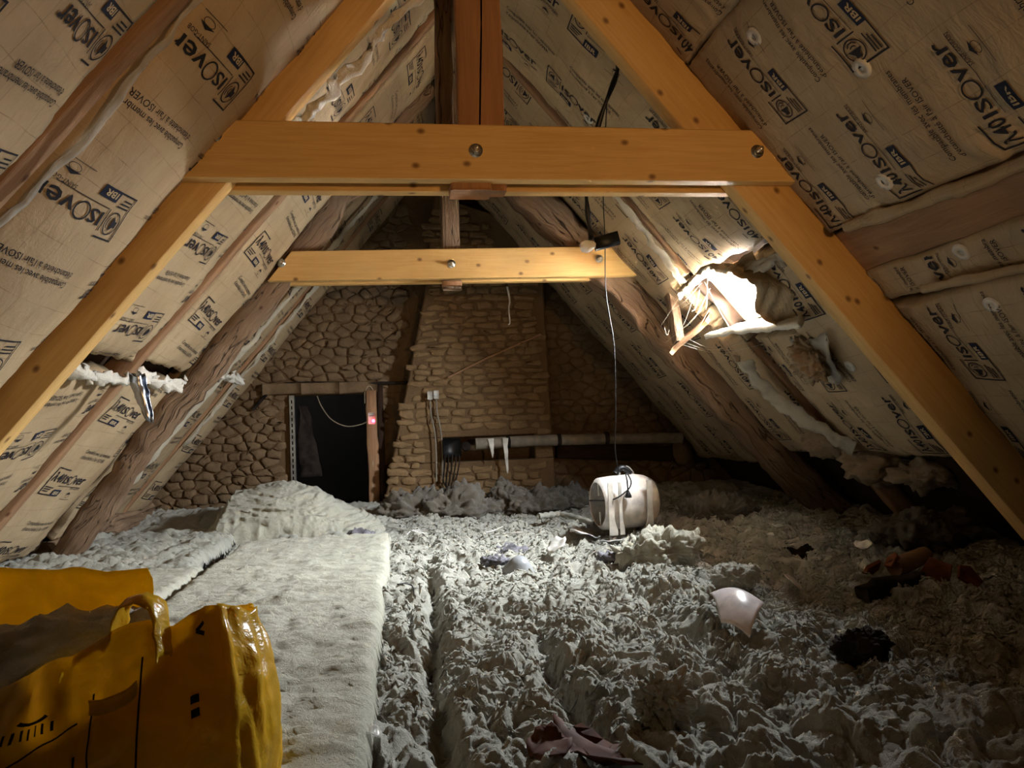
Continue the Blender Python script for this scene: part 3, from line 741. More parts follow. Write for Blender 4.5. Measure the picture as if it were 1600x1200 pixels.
seam(1, [(2.18, 1.2, .04), (2.20, 1.9, .045), (2.18, 2.4, .045), (2.16, 2.72, .04)], .05, 'folded kraft edge above the bare board on the right slope', 6, 'kraft', 'kraft_fold', .015)
seam(1, [(2.545, 1.6, .05), (2.52, 2.1, .05), (2.50, 2.6, .05)], .035, 'folded kraft edge below the narrow strip on the right slope', 7, 'kraft', 'kraft_fold', .012)
m = MB(); beam(m, SP(1, 2.28, .5, -.02), SP(1, 2.28, 2.9, -.02), .20, .05, up=(-s50, 0, -c50), rough=.012, seed=8, nseg=24)
tag(m.build('wooden_board', M['rafter']), 'bare brown board between batts on the right slope beside the front truss', 'board')
seam(-1, [(.12, 3.06, .20), (.5, 3.06, .21), (.9, 3.05, .20), (1.3, 3.06, .19), (1.42, 3.06, .17)], .07, 'cream frayed wool edge along the top of the left front rafter', 18, 'wool_white', 'torn_wool', .035, rag=1)
# white torn line across the left slope with foil
seam(-1, [(2.66, 3.22, .06), (2.69, 3.45, .09), (2.67, 3.8, .10), (2.64, 4.1, .09)], .06, 'white torn wool ridge on the left slope behind the front rafter', 8, 'wool_white', 'torn_wool', .05, rag=1)
seam(-1, [(2.66, 4.16, .07), (2.66, 4.45, .10), (2.63, 4.70, .08)], .05, 'white torn wool ridge on the left slope beside the old timber', 9, 'wool_white', 'torn_wool', .06, rag=1)
seam(-1, [(2.56, 5.14, .08), (2.52, 5.6, .09), (2.55, 6.0, .08)], .05, 'white torn wool ridge on the left slope beyond the old timber', 10, 'wool_white', 'torn_wool', .05, rag=1)
cf = SP(-1, 2.62, 3.80, .13)
P = np.array([[cf+np.array([.035*math.cos(a)*(1-.4*v)+.05*v, -.02+.035*math.sin(a)*(1-.4*v), -.22*v+.04*math.sin(v*5)*math.cos(a)*.4]) for a in np.linspace(.3, 5.6, 14)] for v in np.linspace(0, 1, 12)])
P += .008*np.stack([fbm(P[..., 2]*30, P[..., 0]*30, k*3.0) for k in range(3)], -1)
tag(sheet('foil_scrap', P, M['foil'], th=.002), 'crumpled aluminium foil scrap hanging at the white torn line', 'foil')

# ================================================================== roof timbers
UPS = lambda sg: (-sg*s50, 0, -c50)
def new_rafter(sg, label, seed):
    m = MB(); beam(m, SP(sg, .0 if sg < 0 else .12, 2.91, .105), SP(sg, 4.02, 2.91, .105), .085, .20, up=UPS(sg), ch=.004, seed=seed, nseg=3)
    return tag(m.build('roof_rafter', M['pine']), label, 'rafter')
new_rafter(-1, 'new orange pine rafter of the front truss on the left', 11); new_rafter(1, 'new orange pine rafter of the front truss on the right', 12)
def bolt(P, parent):
    m = MB(); lathe(m, [(.026, 0), (.026, .004), (.0, .004)], P, (0, -1, 0), 20); w_ = m.build('washer', M['steel'], parent)
    m = MB(); lathe(m, [(.0155, .004), (.0155, .018), (.013, .020), (0, .020)], P, (0, -1, 0), 6); m.build('nut', M['steel'], parent, False)
    m = MB(); lathe(m, [(.009, .0), (.009, .040), (.007, .043), (0, .043)], P, (0, -1, 0), 12); m.build('threaded_rod', M['steel'], parent)
def tie(poly, ya, yb, yc, yd, bolts, label, name='collar_tie', inset=0):
    t_ = empty(name, ((poly[0][0]+poly[1][0])/2, ya, poly[0][1])); tag(t_, label, 'beam')
    m = MB(); extr(m, poly, ya, yb); m.build('plank', M['pine'], t_, False)
    m = MB(); extr(m, [(x, z) for x, z in poly], yc, yd); m.build('plank', M['pine'], t_, False)
    for x, z in bolts: bolt((x, ya, z), t_)
tie([(-.763, 1.682), (1.623, 1.682), (1.625, 1.785), (1.525, 1.886), (-.60, 1.893)], 2.80, 2.86, 2.955, 3.015, [(-.63, 1.838), (.30, 1.79), (1.41, 1.80)], 'orange double plank collar tie of the front truss')
tie([(-.783, 1.682), (1.55, 1.688), (1.555, 1.884), (-.64, 1.862)], 4.76, 4.82, 4.905, 4.965, [(-.70, 1.79), (.33, 1.775), (1.28, 1.80)], 'yellow pine double plank collar tie of the far truss')
# king posts
m = MB(); beam(m, (.335, 2.908, 1.66), (.345, 2.908, 2.95), .085, .178, up=(1, 0, 0), ch=.008, rough=.006, seed=5, nseg=14)
kp = m.build('king_post', M['post']); tag(kp, 'thick reddish king post through the front collar tie', 'post')
m = MB(); tube(m, spline([(.345, 2.862, 2.95), (.352, 2.862, 2.6), (.345, 2.862, 2.3), (.325, 2.863, 1.9)]), .003, 5); m.build('crack', M['void'], kp)
m = MB(); beam(m, (.285, 2.908, 1.655), (.285, 2.908, 1.690), .13, .155, up=(1, 0, 0), ch=.01, rough=.008, seed=6, nseg=3); m.build('tenon', M['post'], kp)
m = MB(); beam(m, (.205, 3.10, 1.9), (.22, 3.12, 3.0), .06, .07, up=(1, 0, 0), ch=.006, rough=.008, seed=7, nseg=12)
tag(m.build('wooden_strut', M['old']), 'thin grey strut just left of the reddish king post', 'post')
m = MB(); beam(m, (.335, 4.862, 1.63), (.345, 4.862, 3.02), .08, .115, up=(1, 0, 0), ch=.008, rough=.008, seed=8, nseg=14)
kp2 = m.build('king_post', M['old']); tag(kp2, 'old grey brown king post through the far collar tie', 'post')
m = MB(); beam(m, (.335, 4.862, 1.645), (.335, 4.862, 1.675), .13, .125, up=(1, 0, 0), ch=.01, rough=.006, seed=9, nseg=3); m.build('tenon', M['post'], kp2)
# old hewn principal rafters of the far truss
def pslope(P): return np.array(P, float)
def hewn(p0, p1, wd, ht, sg, label, seed, bow=0):
    m = MB(); beam(m, p0, p1, wd, ht, up=UPS(sg), ch=.022, rough=.026, seed=seed, nseg=70, bow=bow)
    o = tag(m.build('old_principal_rafter', M['old']), label, 'beam'); return o
hewn((.22, 4.90, 2.98), (-2.06, 4.90, .02), .10, .17, -1, 'old rough hewn principal rafter on the left, running down to the floor', 3)
hewn((.46, 4.945, 2.76), (2.99, 4.93, -.04), .20, .21, 1, 'old rough hewn principal rafter on the right under the daylight hole', 4, bow=.02)
m = MB(); beam(m, (-1.0, 4.93, 1.62), (-1.9, 5.0, .38), .03, .05, up=UPS(-1), rough=.01, seed=2, nseg=14)
# ridge board
m = MB(); beam(m, (XC, -.5, 3.0), (XC, 6.78, 3.0), .06, .16, rough=.006, seed=4, nseg=20); tag(m.build('ridge_beam', M['old']), 'old ridge beam along the top of the attic', 'beam')
# wall plate log at the left eaves and timber on the gable
m = MB(); beam(m, (-2.16, 4.95, .09), (-2.10, 6.7, .16), .14, .15, ch=.03, rough=.02, seed=6, nseg=20); tag(m.build('eaves_log', M['old']), 'old log wall plate at the left eaves behind the old timber', 'beam')
m = MB(); beam(m, (1.34, GY-.06, .50), (2.50, GY-.06, .42), .12, .13, ch=.012, rough=.01, seed=7, nseg=14); tag(m.build('gable_timber', M['deck']), 'dark timber fixed to the gable under the grey pipe', 'beam')
# broken bracket between the right old rafter and the hole
pa = atY(1052, 545, 4.55); pb = atY(1108, 497, 4.35)
m = MB(); beam(m, pa, pb, .16, .025, up=(.3, -.6, .7), ch=.003, rough=.006, seed=3, nseg=8)
tag(m.build('broken_board', M['rafter']), 'broken pinkish board leaning on the right old timber beside the hole', 'board')
m = MB(); beam(m, atY(1048, 460, 4.60), atY(1062, 535, 4.55), .10, .05, up=(1, 0, 0), ch=.006, rough=.01, seed=5, nseg=8)
tag(m.build('wooden_block', M['old']), 'split wooden block nailed on the right old timber', 'block')

# ================================================================== the daylight hole: torn lips, film and hanging wool
def strip_px(pts, wd, dirn, seed, amp=.02, k=7, sag=.0):
    C_ = spline(pts, 10); n = len(C_); d = np.array(dirn, float); d /= np.linalg.norm(d)
    G_ = np.zeros((n, k, 3))
    for j, q in enumerate(np.linspace(0, 1, k)):
        wv = wd*(1+.6*fbm(np.arange(n)*.17+seed, seed*1.0, 0, 3))
        G_[:, j] = C_+d*(q*wv)[:, None]+amp*np.stack([fbm(C_[:, 0]*14+q*2+seed, C_[:, 1]*14, C_[:, 2]*14+k2*5, 3) for k2 in range(3)], -1)*(.3+q)
    return G_
lip = [SP(1, 2.06, 4.22, .10), SP(1, 2.05, 4.05, .12), SP(1, 2.03, 3.85, .09), SP(1, 2.09, 3.62, .08), SP(1, 2.12, 3.35, .07), SP(1, 2.14, 3.12, .06)]
tag(sheet('torn_film', strip_px(lip, .06, (-.2, .1, -.9), 2, .02), M['clearfilm'], th=.002), 'torn clear film lip hanging above the daylight hole', 'film')
tag(sheet('torn_wool', strip_px([p+np.array([.02, 0, .02]) for p in lip[:4]], .045, (-.35, .1, -.85), 4, .03), M['kraft'], th=.008), 'white torn fleece edge above the daylight hole', 'insulation')
li = np.array([SP(1, a_, b_, .165) for a_, b_ in ((2.38, 4.28), (2.39, 4.10), (2.40, 3.93), (2.415, 3.75), (2.435, 3.60), (2.45, 3.42), (2.46, 3.30))])
lo2 = np.array([SP(1, 2.50, b_, DECK+.01) for b_ in np.linspace(4.40, 3.55, 7)])
li = spline(li, 6); lo2 = spline(lo2, 6)
G_ = np.stack([lo2*(1-q)+li*q+.012*np.stack([fbm(li[:, 1]*9, q*4.0, k2*5.0, 3) for k2 in range(3)], -1) for q in np.linspace(0, 1, 10)], 1)
tag(sheet('torn_wool', G_, M['wool_white'], th=.03), 'white torn wool ledge sticking in below the daylight hole', 'insulation')
P = np.array([[SP(1, 2.07+.42*v, 3.40+.10*u+.05*math.sin(v*7+u*3)-.04*u*u, .04+.15*u*(1-.25*math.sin(v*5)**2)) for u in np.linspace(0, 1, 14)] for v in np.linspace(0, 1, 26)])
P += .028*np.stack([np.abs(pn(P[..., 0]*17+k*4, P[..., 1]*13+P[..., 2]*17, k*3.0))-.2 for k in range(3)], -1)
tag(sheet('kraft_fold', P, M['kraft'], th=.004), 'crumpled kraft bunched at the near side of the hole', 'film')
blob('wool_clump', SP(1, 2.68, 3.52, .12), (.085, .13, .11), 21, .5, 2.6, 5, M['wool_tan'])
tag(bpy.data.objects['wool_clump'], 'tan clump of torn wool hanging below the daylight hole', 'insulation')
P = np.array([[SP(1, 2.56+.28*v+.03*math.sin(u*3), 3.62-.33*u*(1-.5*v), .09+.03*math.sin(v*3)) for u in np.linspace(0, 1, 12)] for v in np.linspace(0, 1, 12)])
P += .012*np.stack([fbm(P[..., 0]*16, P[..., 1]*16, k*2.0+1) for k in range(3)], -1)
tag(sheet('torn_film', P, M['clearfilm'], th=.002), 'clear film sheet hanging over the tan wool clump', 'film')
rc = random.Random(4)
m = MB()
A0 = [SP(1, 2.2, 4.25, .1), atY(1050, 500, 4.5), atY(1060, 530, 4.5), SP(1, 2.55, 4.1, .08), atY(1100, 470, 4.3), SP(1, 2.1, 4.0, .1)]
for k in range(14):
    a, b = rc.sample(A0, 2); a = a+np.array([rc.uniform(-.07, .07) for _ in range(3)]); b = b+np.array([rc.uniform(-.07, .07) for _ in range(3)])
    mid = (a+b)/2+np.array([0, 0, -rc.uniform(.0, .05)]); tube(m, spline([a, mid, b], 5), .0007, 4, False)
tag(m.build('cobweb', M['veil']), 'dusty cobweb strands between the right old timber and the hole', 'cobweb', kind='stuff')
# wool slumping out at the right eaves
for k, (px, py, Y, r) in enumerate([(1300, 690, 4.35, (.16, .2, .10)), (1370, 725, 4.05, (.18, .2, .12)), (1450, 742, 3.8, (.18, .2, .09))]):
    o = blob('wool_clump', atY(px, py, Y), r, 30+k, .4, 2.4, 4, M['wool_tan'], flat=.1)
    tag(o, ['torn wool clump slumping from the right eaves beside the old timber', 'largest torn wool clump slumping from the right eaves', 'torn wool clump at the right eaves nearest the front rafter'][k], 'insulation')
m = MB(); tube(m, spline([atY(1330, 692, 4.2), atY(1400, 715, 3.9), atY(1500, 735, 3.6), atY(1590, 775, 3.3)]), .012, 7); tag(m.build('black_cable', M['black']), 'black cable drooping along the right eaves', 'cable')

# ================================================================== floor of loose wool
def valley(x, y):
    v1 = .085+.02*np.sin(y*2.2)+.03*pn(y*1.5, 1.0, 0.); v2 = .43+.05*(y-2)*.3+.05*pn(y*1.2, 7.0, 0.); v3 = .92+.10*(y-2)*.4+.06*pn(y*1.3, 13., 0.)
    g = lambda c, w_: np.exp(-((x-c)/w_)**2)
    return .085*g(v1, .035)*np.clip((4.6-y)/1., 0, 1)+.085*g(v2, .045)*np.clip((3.0-y)/.5, 0, 1)+.05*g(v3, .06)*np.clip((3.4-y)/.5, 0, 1)
def floor_h(x, y, detail=True):
    x = np.asarray(x, float); y = np.asarray(y, float)
    h = .05+.035*fbm(x*1.1, y*1.1, 2.0, 2)
    h = h+.10*np.exp(-((y-6.7)/.45)**2)+.05*np.clip((x-1.0)/2, 0, 1)*np.clip(y/3, 0, 1)
    h = h+.10*np.exp(-((x-1.85)/.35)**2-((y-4.75)/.35)**2)+.05*np.exp(-((x-1.1)/.22)**2-((y-3.3)/.22)**2)
    h = h-valley(x, y)
    h = np.where(x < -.12, h-.05*np.clip((-.12-x)/.05, 0, 1)*np.clip((5.2-y)/.2, 0, 1), h)
    if detail:
        wx = x+.05*pn(x*6, y*6, 5.)+.018*pn(x*17, y*17, 15.); wy = y+.05*pn(x*6, y*6, 9.)+.018*pn(x*17, y*17, 19.)
        ba = lambda f, z: .80*np.abs(pn(wx*f, wy*f, z))**.72
        calm = np.clip((y-4.6)/1.5, 0, 1)*.35
        h = h+(1-calm)*(.105*ba(3.1, 1.)+.072*ba(7.3, 3.)+.042*ba(15., 6.)+.024*ba(31., 8.)+.013*ba(66., 2.)+.006*ba(133., 4.)-.082)
    return h
LV, LF, lk = [], [], 0
for (x0, x1, dx, y0, y1, dy) in ((-.16, 2.75, .0058, .85, 3.10, .0062), (-2.36, 3.08, .0112, 3.085, 6.74, .0125), (-2.36, -.15, .04, .85, 3.10, .04), (2.74, 3.08, .03, .85, 3.10, .03)):
    Xg, Yg = np.meshgrid(np.arange(x0, x1, dx), np.arange(y0, y1, dy), indexing='ij'); Hg = floor_h(Xg, Yg)
    Px = Xg+.012*pn(Xg*20, Yg*20, Hg*20)+.006*pn(Xg*55, Yg*55, Hg*40); Py = Yg+.012*pn(Xg*20, Yg*20, Hg*20+50)+.006*pn(Xg*55, Yg*55, Hg*40+30)
    LV.append(np.stack([Px, Py, Hg], -1).reshape(-1, 3)); LF.append(grid_np(*Xg.shape)+lk); lk += Xg.size
V = np.concatenate(LV)
lo = mesh_np('loose_mineral_wool', V, np.concatenate(LF), V[:, :2], M['wool'])
tag(lo, 'bed of loose grey cream mineral wool covering the whole attic floor', 'insulation', kind='stuff')
def hit(px, py, up=.0):
    P = atZ(px, py, .08)
    for _ in range(6): P = atZ(px, py, float(floor_h(P[0], P[1]))+up)
    return P
# torn flakes lying on the wool
rf = np.random.RandomState(12); NF = 9000
fy = 1.9+4.2*rf.rand(NF); fx = -.08+(rf.rand(NF))*(2.9)
n_ = 6; ang = rf.rand(NF)*2*math.pi; Lf = rf.uniform(.02, .075, NF); Wf = rf.uniform(.0015, .006, NF); cv = rf.uniform(-2.2, 2.2, NF)
t_ = np.linspace(0, 1, n_)
V = np.zeros((NF, n_, 3, 3)); a_ = ang[:, None]+cv[:, None]*t_
cx = fx[:, None]+np.cumsum(np.cos(a_), 1)*Lf[:, None]/n_; cy = fy[:, None]+np.cumsum(np.sin(a_), 1)*Lf[:, None]/n_
hz = floor_h(cx, cy)
hz = .75*hz+.25*hz.mean(1)[:, None]
for j, q in enumerate((-1, 0, 1)):
    ww = Wf[:, None]*np.sin(np.pi*(.12+.76*t_))*q
    V[:, :, j, 0] = cx-np.sin(a_)*ww; V[:, :, j, 1] = cy+np.cos(a_)*ww
    V[:, :, j, 2] = hz+.006+(.004 if q == 0 else 0)+rf.normal(size=(NF, n_))*.002+.010*(t_*(rf.rand(NF)[:, None] > .6))
base = grid_np(n_, 3); F = (base[None]+(np.arange(NF)*n_*3)[:, None, None]).reshape(-1, 4)
fl = mesh_np('wool_flakes', V.reshape(-1, 3), F, V.reshape(-1, 3)[:, :2], M['wool'])
tag(fl, 'curled shreds of wool strewn over the loose wool floor', 'insulation', kind='stuff')

# flat batts laid on the left of the floor
def floor_batt(x0, x1, y0, y1, z, label, seed, wob=.015, rot=0, lump=1.0, mat='wool_batt', res=.012, name='floor_batt'):
    nx = int((x1-x0)/res); ny = int((y1-y0)/(res*1.1)); U_, V_ = np.meshgrid(np.linspace(0, 1, nx), np.linspace(0, 1, ny), indexing='ij')
    ex0 = x0+wob*fbm(V_*6+seed, 1.0, 0, 3); ex1 = x1+wob*fbm(V_*6+seed+4, 2.0, 0, 3)
    X = ex0+(ex1-ex0)*U_; Y = y0+(y1-y0)*V_+wob*fbm(U_*5+seed, 4., 0, 3)
    ed = np.minimum(np.minimum(U_*(x1-x0), (1-U_)*(x1-x0)), np.minimum(V_, 1-V_)*(y1-y0))
    wx = X+.03*pn(X*7, Y*7, 3.); wy = Y+.03*pn(X*7, Y*7, 8.)
    near = np.clip((2.4-Y)/1.0, 0, 1)
    d = lump*((.020+.03*near)*np.abs(pn(wx*3.5, wy*6.5, seed))+.020*np.abs(pn(wx*7+seed, wy*17, 2.))+.012*np.abs(pn(wx*17+seed, wy*40, 4.))+.006*np.abs(pn(wx*45, wy*90, 6.)))
    zt = z+d-.07*np.exp(-ed/.012)
    T = np.stack([X, Y, zt], -1).reshape(-1, 3); B_ = np.stack([X, Y, np.full_like(X, -.03)], -1).reshape(-1, 3)
    n = nx*ny; idx = np.arange(n).reshape(nx, ny); ring = np.concatenate([idx[0, :-1], idx[:-1, -1], idx[-1, :0:-1], idx[:0:-1, 0]]); r2 = np.roll(ring, -1)
    F = grid_np(nx, ny)[:, ::-1]
    FF = np.concatenate([F, np.stack([ring, ring+n, r2+n, r2], -1)])
    o = mesh_np(name, np.concatenate([T, B_]), FF, np.concatenate([T[:, :2], B_[:, :2]]), M[mat]); return tag(o, label, 'insulation')
floor_batt(-1.0, -.09, .9, 4.95, .10, 'long flat cream wool batt on the floor left of the loose wool', 2.0)
floor_batt(-2.15, -1.03, .9, 4.22, .09, 'flat cream wool batt on the floor along the left eaves', 5.0)
floor_batt(-2.3, -1.12, 4.30, 5.75, .07, 'older lumpy wool batt on the floor behind the flat ones', 8.0, lump=2.4, mat='wool')
# humped folded batt before the doorway
nx, ny = 220, 130; U_, V_ = np.meshgrid(np.linspace(0, 1, nx), np.linspace(0, 1, ny), indexing='ij')
prof = np.interp(U_, [0, .03, .10, .38, .58, .75, .92, 1], [.02, .20, .33, .39, .33, .20, .10, .0])
X = -1.38+1.24*U_+.03*np.sin(V_*6); Y = 5.35+1.0*V_
sh = np.clip(np.sin(np.pi*np.clip(V_, 0, 1)), 0, 1)**.38
lay = .03*np.abs(pn(X*2.5, Y*4, 1.))+.030*np.abs(pn(X*3+2*pn(X*2, Y*2, 1.), (prof*sh)*26, 3.))+.012*np.abs(pn(X*14, prof*sh*80, 7.))
Z = prof*sh+lay*(prof > .03)
Y = Y+.07*np.abs(pn(X*3.2, prof*sh*24+pn(X*3, 1.0, 2.0), 9.))+.03*np.abs(pn(X*13, prof*sh*70, 5.))+.10*sh
Vh = np.stack([X, Y, Z-.01], -1).reshape(-1, 3)
hb = mesh_np('humped_batt', Vh, grid_np(nx, ny)[:, ::-1], np.stack([X, Z*3], -1).reshape(-1, 2), M['wool_batt'])
tag(hb, 'thick humped wool batt lying in layers before the black doorway', 'insulation')
# dusty old fluff at the foot of the chimney
for k, (px, py, r) in enumerate([(650, 800, (.28, .2, .17)), (720, 800, (.30, .2, .18)), (795, 795, (.15, .13, .22)), (840, 805, (.24, .2, .15)), (890, 800, (.24, .18, .13))]):
    P = atY(px, py, 6.2-.1*(k % 2)); P[2] = .08
    tag(blob('dust_heap', P, r, 40+k, .45, 2.6, 5, M['wool_old'], flat=.5), ['dusty grey fluff heap at the left foot of the chimney', 'dusty grey fluff heap under the wall sockets', 'rounded dusty lump standing before the chimney', 'dusty grey fluff heap right of the rounded lump', 'dusty grey fluff heap behind the fan at its left'][k], 'insulation')
# wool lumps
def lump(px, py, r, label, seed, mat='wool', amp=.4, up=.0, **k):
    P = hit(px, py); P[2] += up
    return tag(blob('wool_lump', P, r, seed, amp, 2.6, 5, M[mat], **k), label, 'insulation')
lump(1030, 888, (.21, .10, .085), 'big cream tuft of wool curling over on the brightly lit floor', 51, 'wool_batt', .5, .085)
lump(1125, 815, (.25, .14, .09), 'wool tuft on the floor right of the fan', 52, 'wool_old', .5, .06)
lump(1040, 1130, (.07, .055, .075), 'dark upright chunk of wool at the bottom centre of the floor', 53, 'wool', .6, .05)
lump(1150, 925, (.10, .07, .05), 'wool tuft behind the white plastic shard', 54, up=.06)
lump(620, 1000, (.05, .05, .04), 'small round wool tuft beside the long flat batt', 55)
lump(1450, 850, (.28, .16, .10), 'dark wool heap under the right eaves', 56, 'wool_old', up=.06)
lump(1250, 870, (.12, .07, .04), 'blackish fluff clump on the dim right floor', 57, 'felt')
lump(1345, 1010, (.09, .055, .05), 'black fluff clump on the dark right floor', 58, 'felt')
lump(430, 1120, (.10, .07, .05), 'brownish tuft of wool on the long flat batt beside the bag', 59, 'wool_tan', up=.05)
# ================================================================== yellow bag of insulation
bag = empty('insulation_bag', (-.5, 1.45, .05)); tag(bag, 'torn yellow plastic insulation sack standing at the lower left', 'bag')
path = spline([(-1.05, 1.42), (-.80, 1.37), (-.60, 1.35), (-.45, 1.36), (-.36, 1.38), (-.305, 1.42), (-.275, 1.50), (-.30, 1.62), (-.40, 1.70)], 12)
plen = np.concatenate([[0], np.cumsum(np.linalg.norm(np.diff(path, axis=0), axis=1))])
def topz(x, i):
    if i > .80: return .43
    return np.interp(x, [-1.05, -.80, -.66, -.56, -.50, -.44, -.40, -.36, -.31, -.27], [.22, .27, .335, .39, .455, .46, .44, .47, .48, .43])
nP, nV = len(path), 60
def bagpt(u, v):
    """u = metres along the sleeve, v = 0 bottom .. 1 top"""
    x = np.interp(u, plen, path[:, 0]); y = np.interp(u, plen, path[:, 1])
    uu = u/plen[-1]; tz = np.where(uu > .8, .43-.1*(uu-.8), np.interp(x, [-1.05, -.80, -.66, -.56, -.50, -.44, -.40, -.36, -.31, -.27], [.27, .32, .375, .415, .452, .46, .445, .465, .478, .43]))
    z = .03+(tz-.03)*v
    right = np.clip((x+.45)/.12, 0, 1)
    k = .012*fbm(u*5, z*3, 1., 3)+right*.020*(np.abs(pn(u*26+1.2*pn(u*6, z*5, 2.), z*4.5, 3.))-.3)+.006*np.abs(pn(u*18, z*22+u*10, 6.))
    left = np.clip((-.44-x)/.10, 0, 1); k = k+left*(.022*(np.abs(pn(u*5+z*9, z*7-u*16, 2.))-.25)+.010*np.abs(pn(u*14+z*25, z*6-u*30, 5.)))
    bulge = .035*np.sin(np.pi*np.clip(v, 0, 1))
    i = np.clip(np.searchsorted(plen, u), 1, nP-1); tx = path[i, 0]-path[i-1, 0]; ty = path[i, 1]-path[i-1, 1]; ln_ = np.hypot(tx, ty)
    nxv, nyv = ty/ln_, -tx/ln_
    # lean in near the top
    return np.stack([x+nxv*(k+bulge)-.02*v*right, y+nyv*(k+bulge)+.05*v*v, z+.01*fbm(u*14, v*2, 4., 2)], -1)
U_, V_ = np.meshgrid(np.linspace(0, plen[-1], 120), np.linspace(0, 1, nV), indexing='ij')
sheet('sleeve', bagpt(U_, V_), M['yellow'], bag, .002, np.stack([U_, V_], -1))
def bagprint(name, rects, mat, off):
    mm = MB()
    for (u0, v0, u1, v1, w_) in rects:
        n = 16; tt = np.linspace(0, 1, n); uu, vv = u0+(u1-u0)*tt, v0+(v1-v0)*tt
        d = np.array([u1-u0, (v1-v0)*.4]); d /= np.linalg.norm(d); px_, py_ = -d[1]*w_/2, d[0]*w_/2/.4
        A = bagpt(uu+px_, vv+py_)+[0, -off, 0]; B = bagpt(uu-px_, vv-py_)+[0, -off, 0]
        mm.add(np.concatenate([A, B]), [(k, k+1, k+1+n, k+n) for k in range(n-1)])
    return mm.build(name, M[mat], bag)
uof = lambda x: float(np.interp(x, path[:70, 0], plen[:70]))
bagprint('printed_line', [(uof(-.445), .05, uof(-.445), .88, .0035)], 'ink', .004)
bagprint('printed_line', [(uof(-.535), .05, uof(-.535), .62, .0035)], 'ink', .004)
bagprint('printed_line', [(uof(-.515), .55, uof(-.515), .82, .003)], 'ink', .004)
bagprint('printed_line', [(uof(-.63), .66, uof(-.535), .74, .003)], 'ink', .004)
bagprint('printed_line', [(uof(-.61), .50, uof(-.535), .58, .003)], 'ink', .004)
bagprint('printed_line', [(uof(-.61), .35, uof(-.61), .52, .003)], 'ink', .004)
for q in range(7): bagprint('printed_mark', [(uof(-.640+.012*q), .735+.006*abs(q-3), uof(-.640+.012*q), .775+.006*abs(q-3), .004)], 'ink', .006)
for q in range(2): bagprint('printed_mark', [(uof(-.365), .70-q*.05, uof(-.352), .70-q*.05, .012)], 'ink', .006)
bagprint('printed_mark', [(uof(-.352), .93, uof(-.338), .95, .006), (uof(-.352), .93, uof(-.338), .91, .006)], 'ink', .008)
m = MB(); nA = 14
a_ = np.linspace(-2.6, -.5, nA); A = np.array([bagpt(np.array(uof(-.60)+.030*math.cos(q)), np.array(.84+.055*math.sin(q)))+[0, -.006, 0] for q in a_]); B = np.array([bagpt(np.array(uof(-.60)+.024*math.cos(q)), np.array(.84+.045*math.sin(q)))+[0, -.006, 0] for q in a_])
m.add(np.concatenate([A, B]), [(k, k+1, k+1+nA, k+nA) for k in range(nA-1)]); m.build('printed_mark', M['ink'], bag)
# white label low on the left of the sack
U2, V2 = np.meshgrid(np.linspace(uof(-.86), uof(-.625), 20), np.linspace(.10, .66, 14), indexing='ij')
sheet('paper_label', bagpt(U2, V2)+[0, -.006, 0], M['veil'], bag, .001)
bagprint('printed_mark', [(uof(-.68), .52, uof(-.645), .55, .014)], 'ink', .010)
# folded collar that twists over at the mouth
P = np.zeros((26, 8, 3))
cl = spline([(-.50, 1.43, .42), (-.488, 1.42, .478), (-.455, 1.41, .498), (-.425, 1.40, .485), (-.412, 1.385, .44), (-.405, 1.365, .405), (-.41, 1.35, .375)], 5)[:26]
for i, c in enumerate(cl):
    for j, q in enumerate(np.linspace(-1, 1, 8)): P[i, j] = c+np.array([.004*q, .03*q, .010*(1-q*q)])+.006*np.array([pn(i*.5, j*.6, 1.), pn(i*.5, j*.6, 5.), pn(i*.5, j*.6, 9.)])
sheet('folded_collar', P[:len(cl)], M['yellow'], bag, .002)
P = np.zeros((16, 6, 3)); cl = spline([(-.515, 1.345, .345), (-.49, 1.335, .348), (-.455, 1.335, .36), (-.437, 1.33, .375)], 5)
for i, c in enumerate(cl):
    for j, q in enumerate(np.linspace(-1, 1, 6)): P[i, j] = c+np.array([.0, .004*(1-q*q), .012*q])
sheet('torn_strip', P[:len(cl)], M['yellow'], bag, .002)
P = np.array([[(-.83+.33*u+.01*math.sin(v*7), 1.60+.06*v-.02*u, .545-.025*u-(.22+.02*u)*v) for v in np.linspace(0, 1, 14)] for u in np.linspace(0, 1, 20)])
P += .010*np.stack([fbm(P[..., 0]*11, P[..., 2]*11, k*3.0, 3) for k in range(3)], -1)
sheet('back_flap', P, M['yellow'], bag, .002)
P = np.array([[(-.295+.035*math.sin(2.5*v+.5)+.018*u, 1.43+.02*u+.05*v*0, .43-.36*v) for u in np.linspace(0, 1, 6)] for v in np.linspace(0, 1, 26)])
P += .004*np.stack([fbm(P[..., 0]*30, P[..., 2]*14, k*3.0, 2) for k in range(3)], -1)
# rolled wool inside the sack
m = MB(); wr = blob('wool_roll', (-.74, 1.56, .25), (.32, .10, .185), 77, .16, 3.0, 5, M['wool_white'], yank=lambda V: np.stack([V[:, 0], V[:, 1], V[:, 2]+.28*V[:, 0]], -1))
tag(wr, 'white wool roll bulging out of the torn yellow sack', 'insulation')

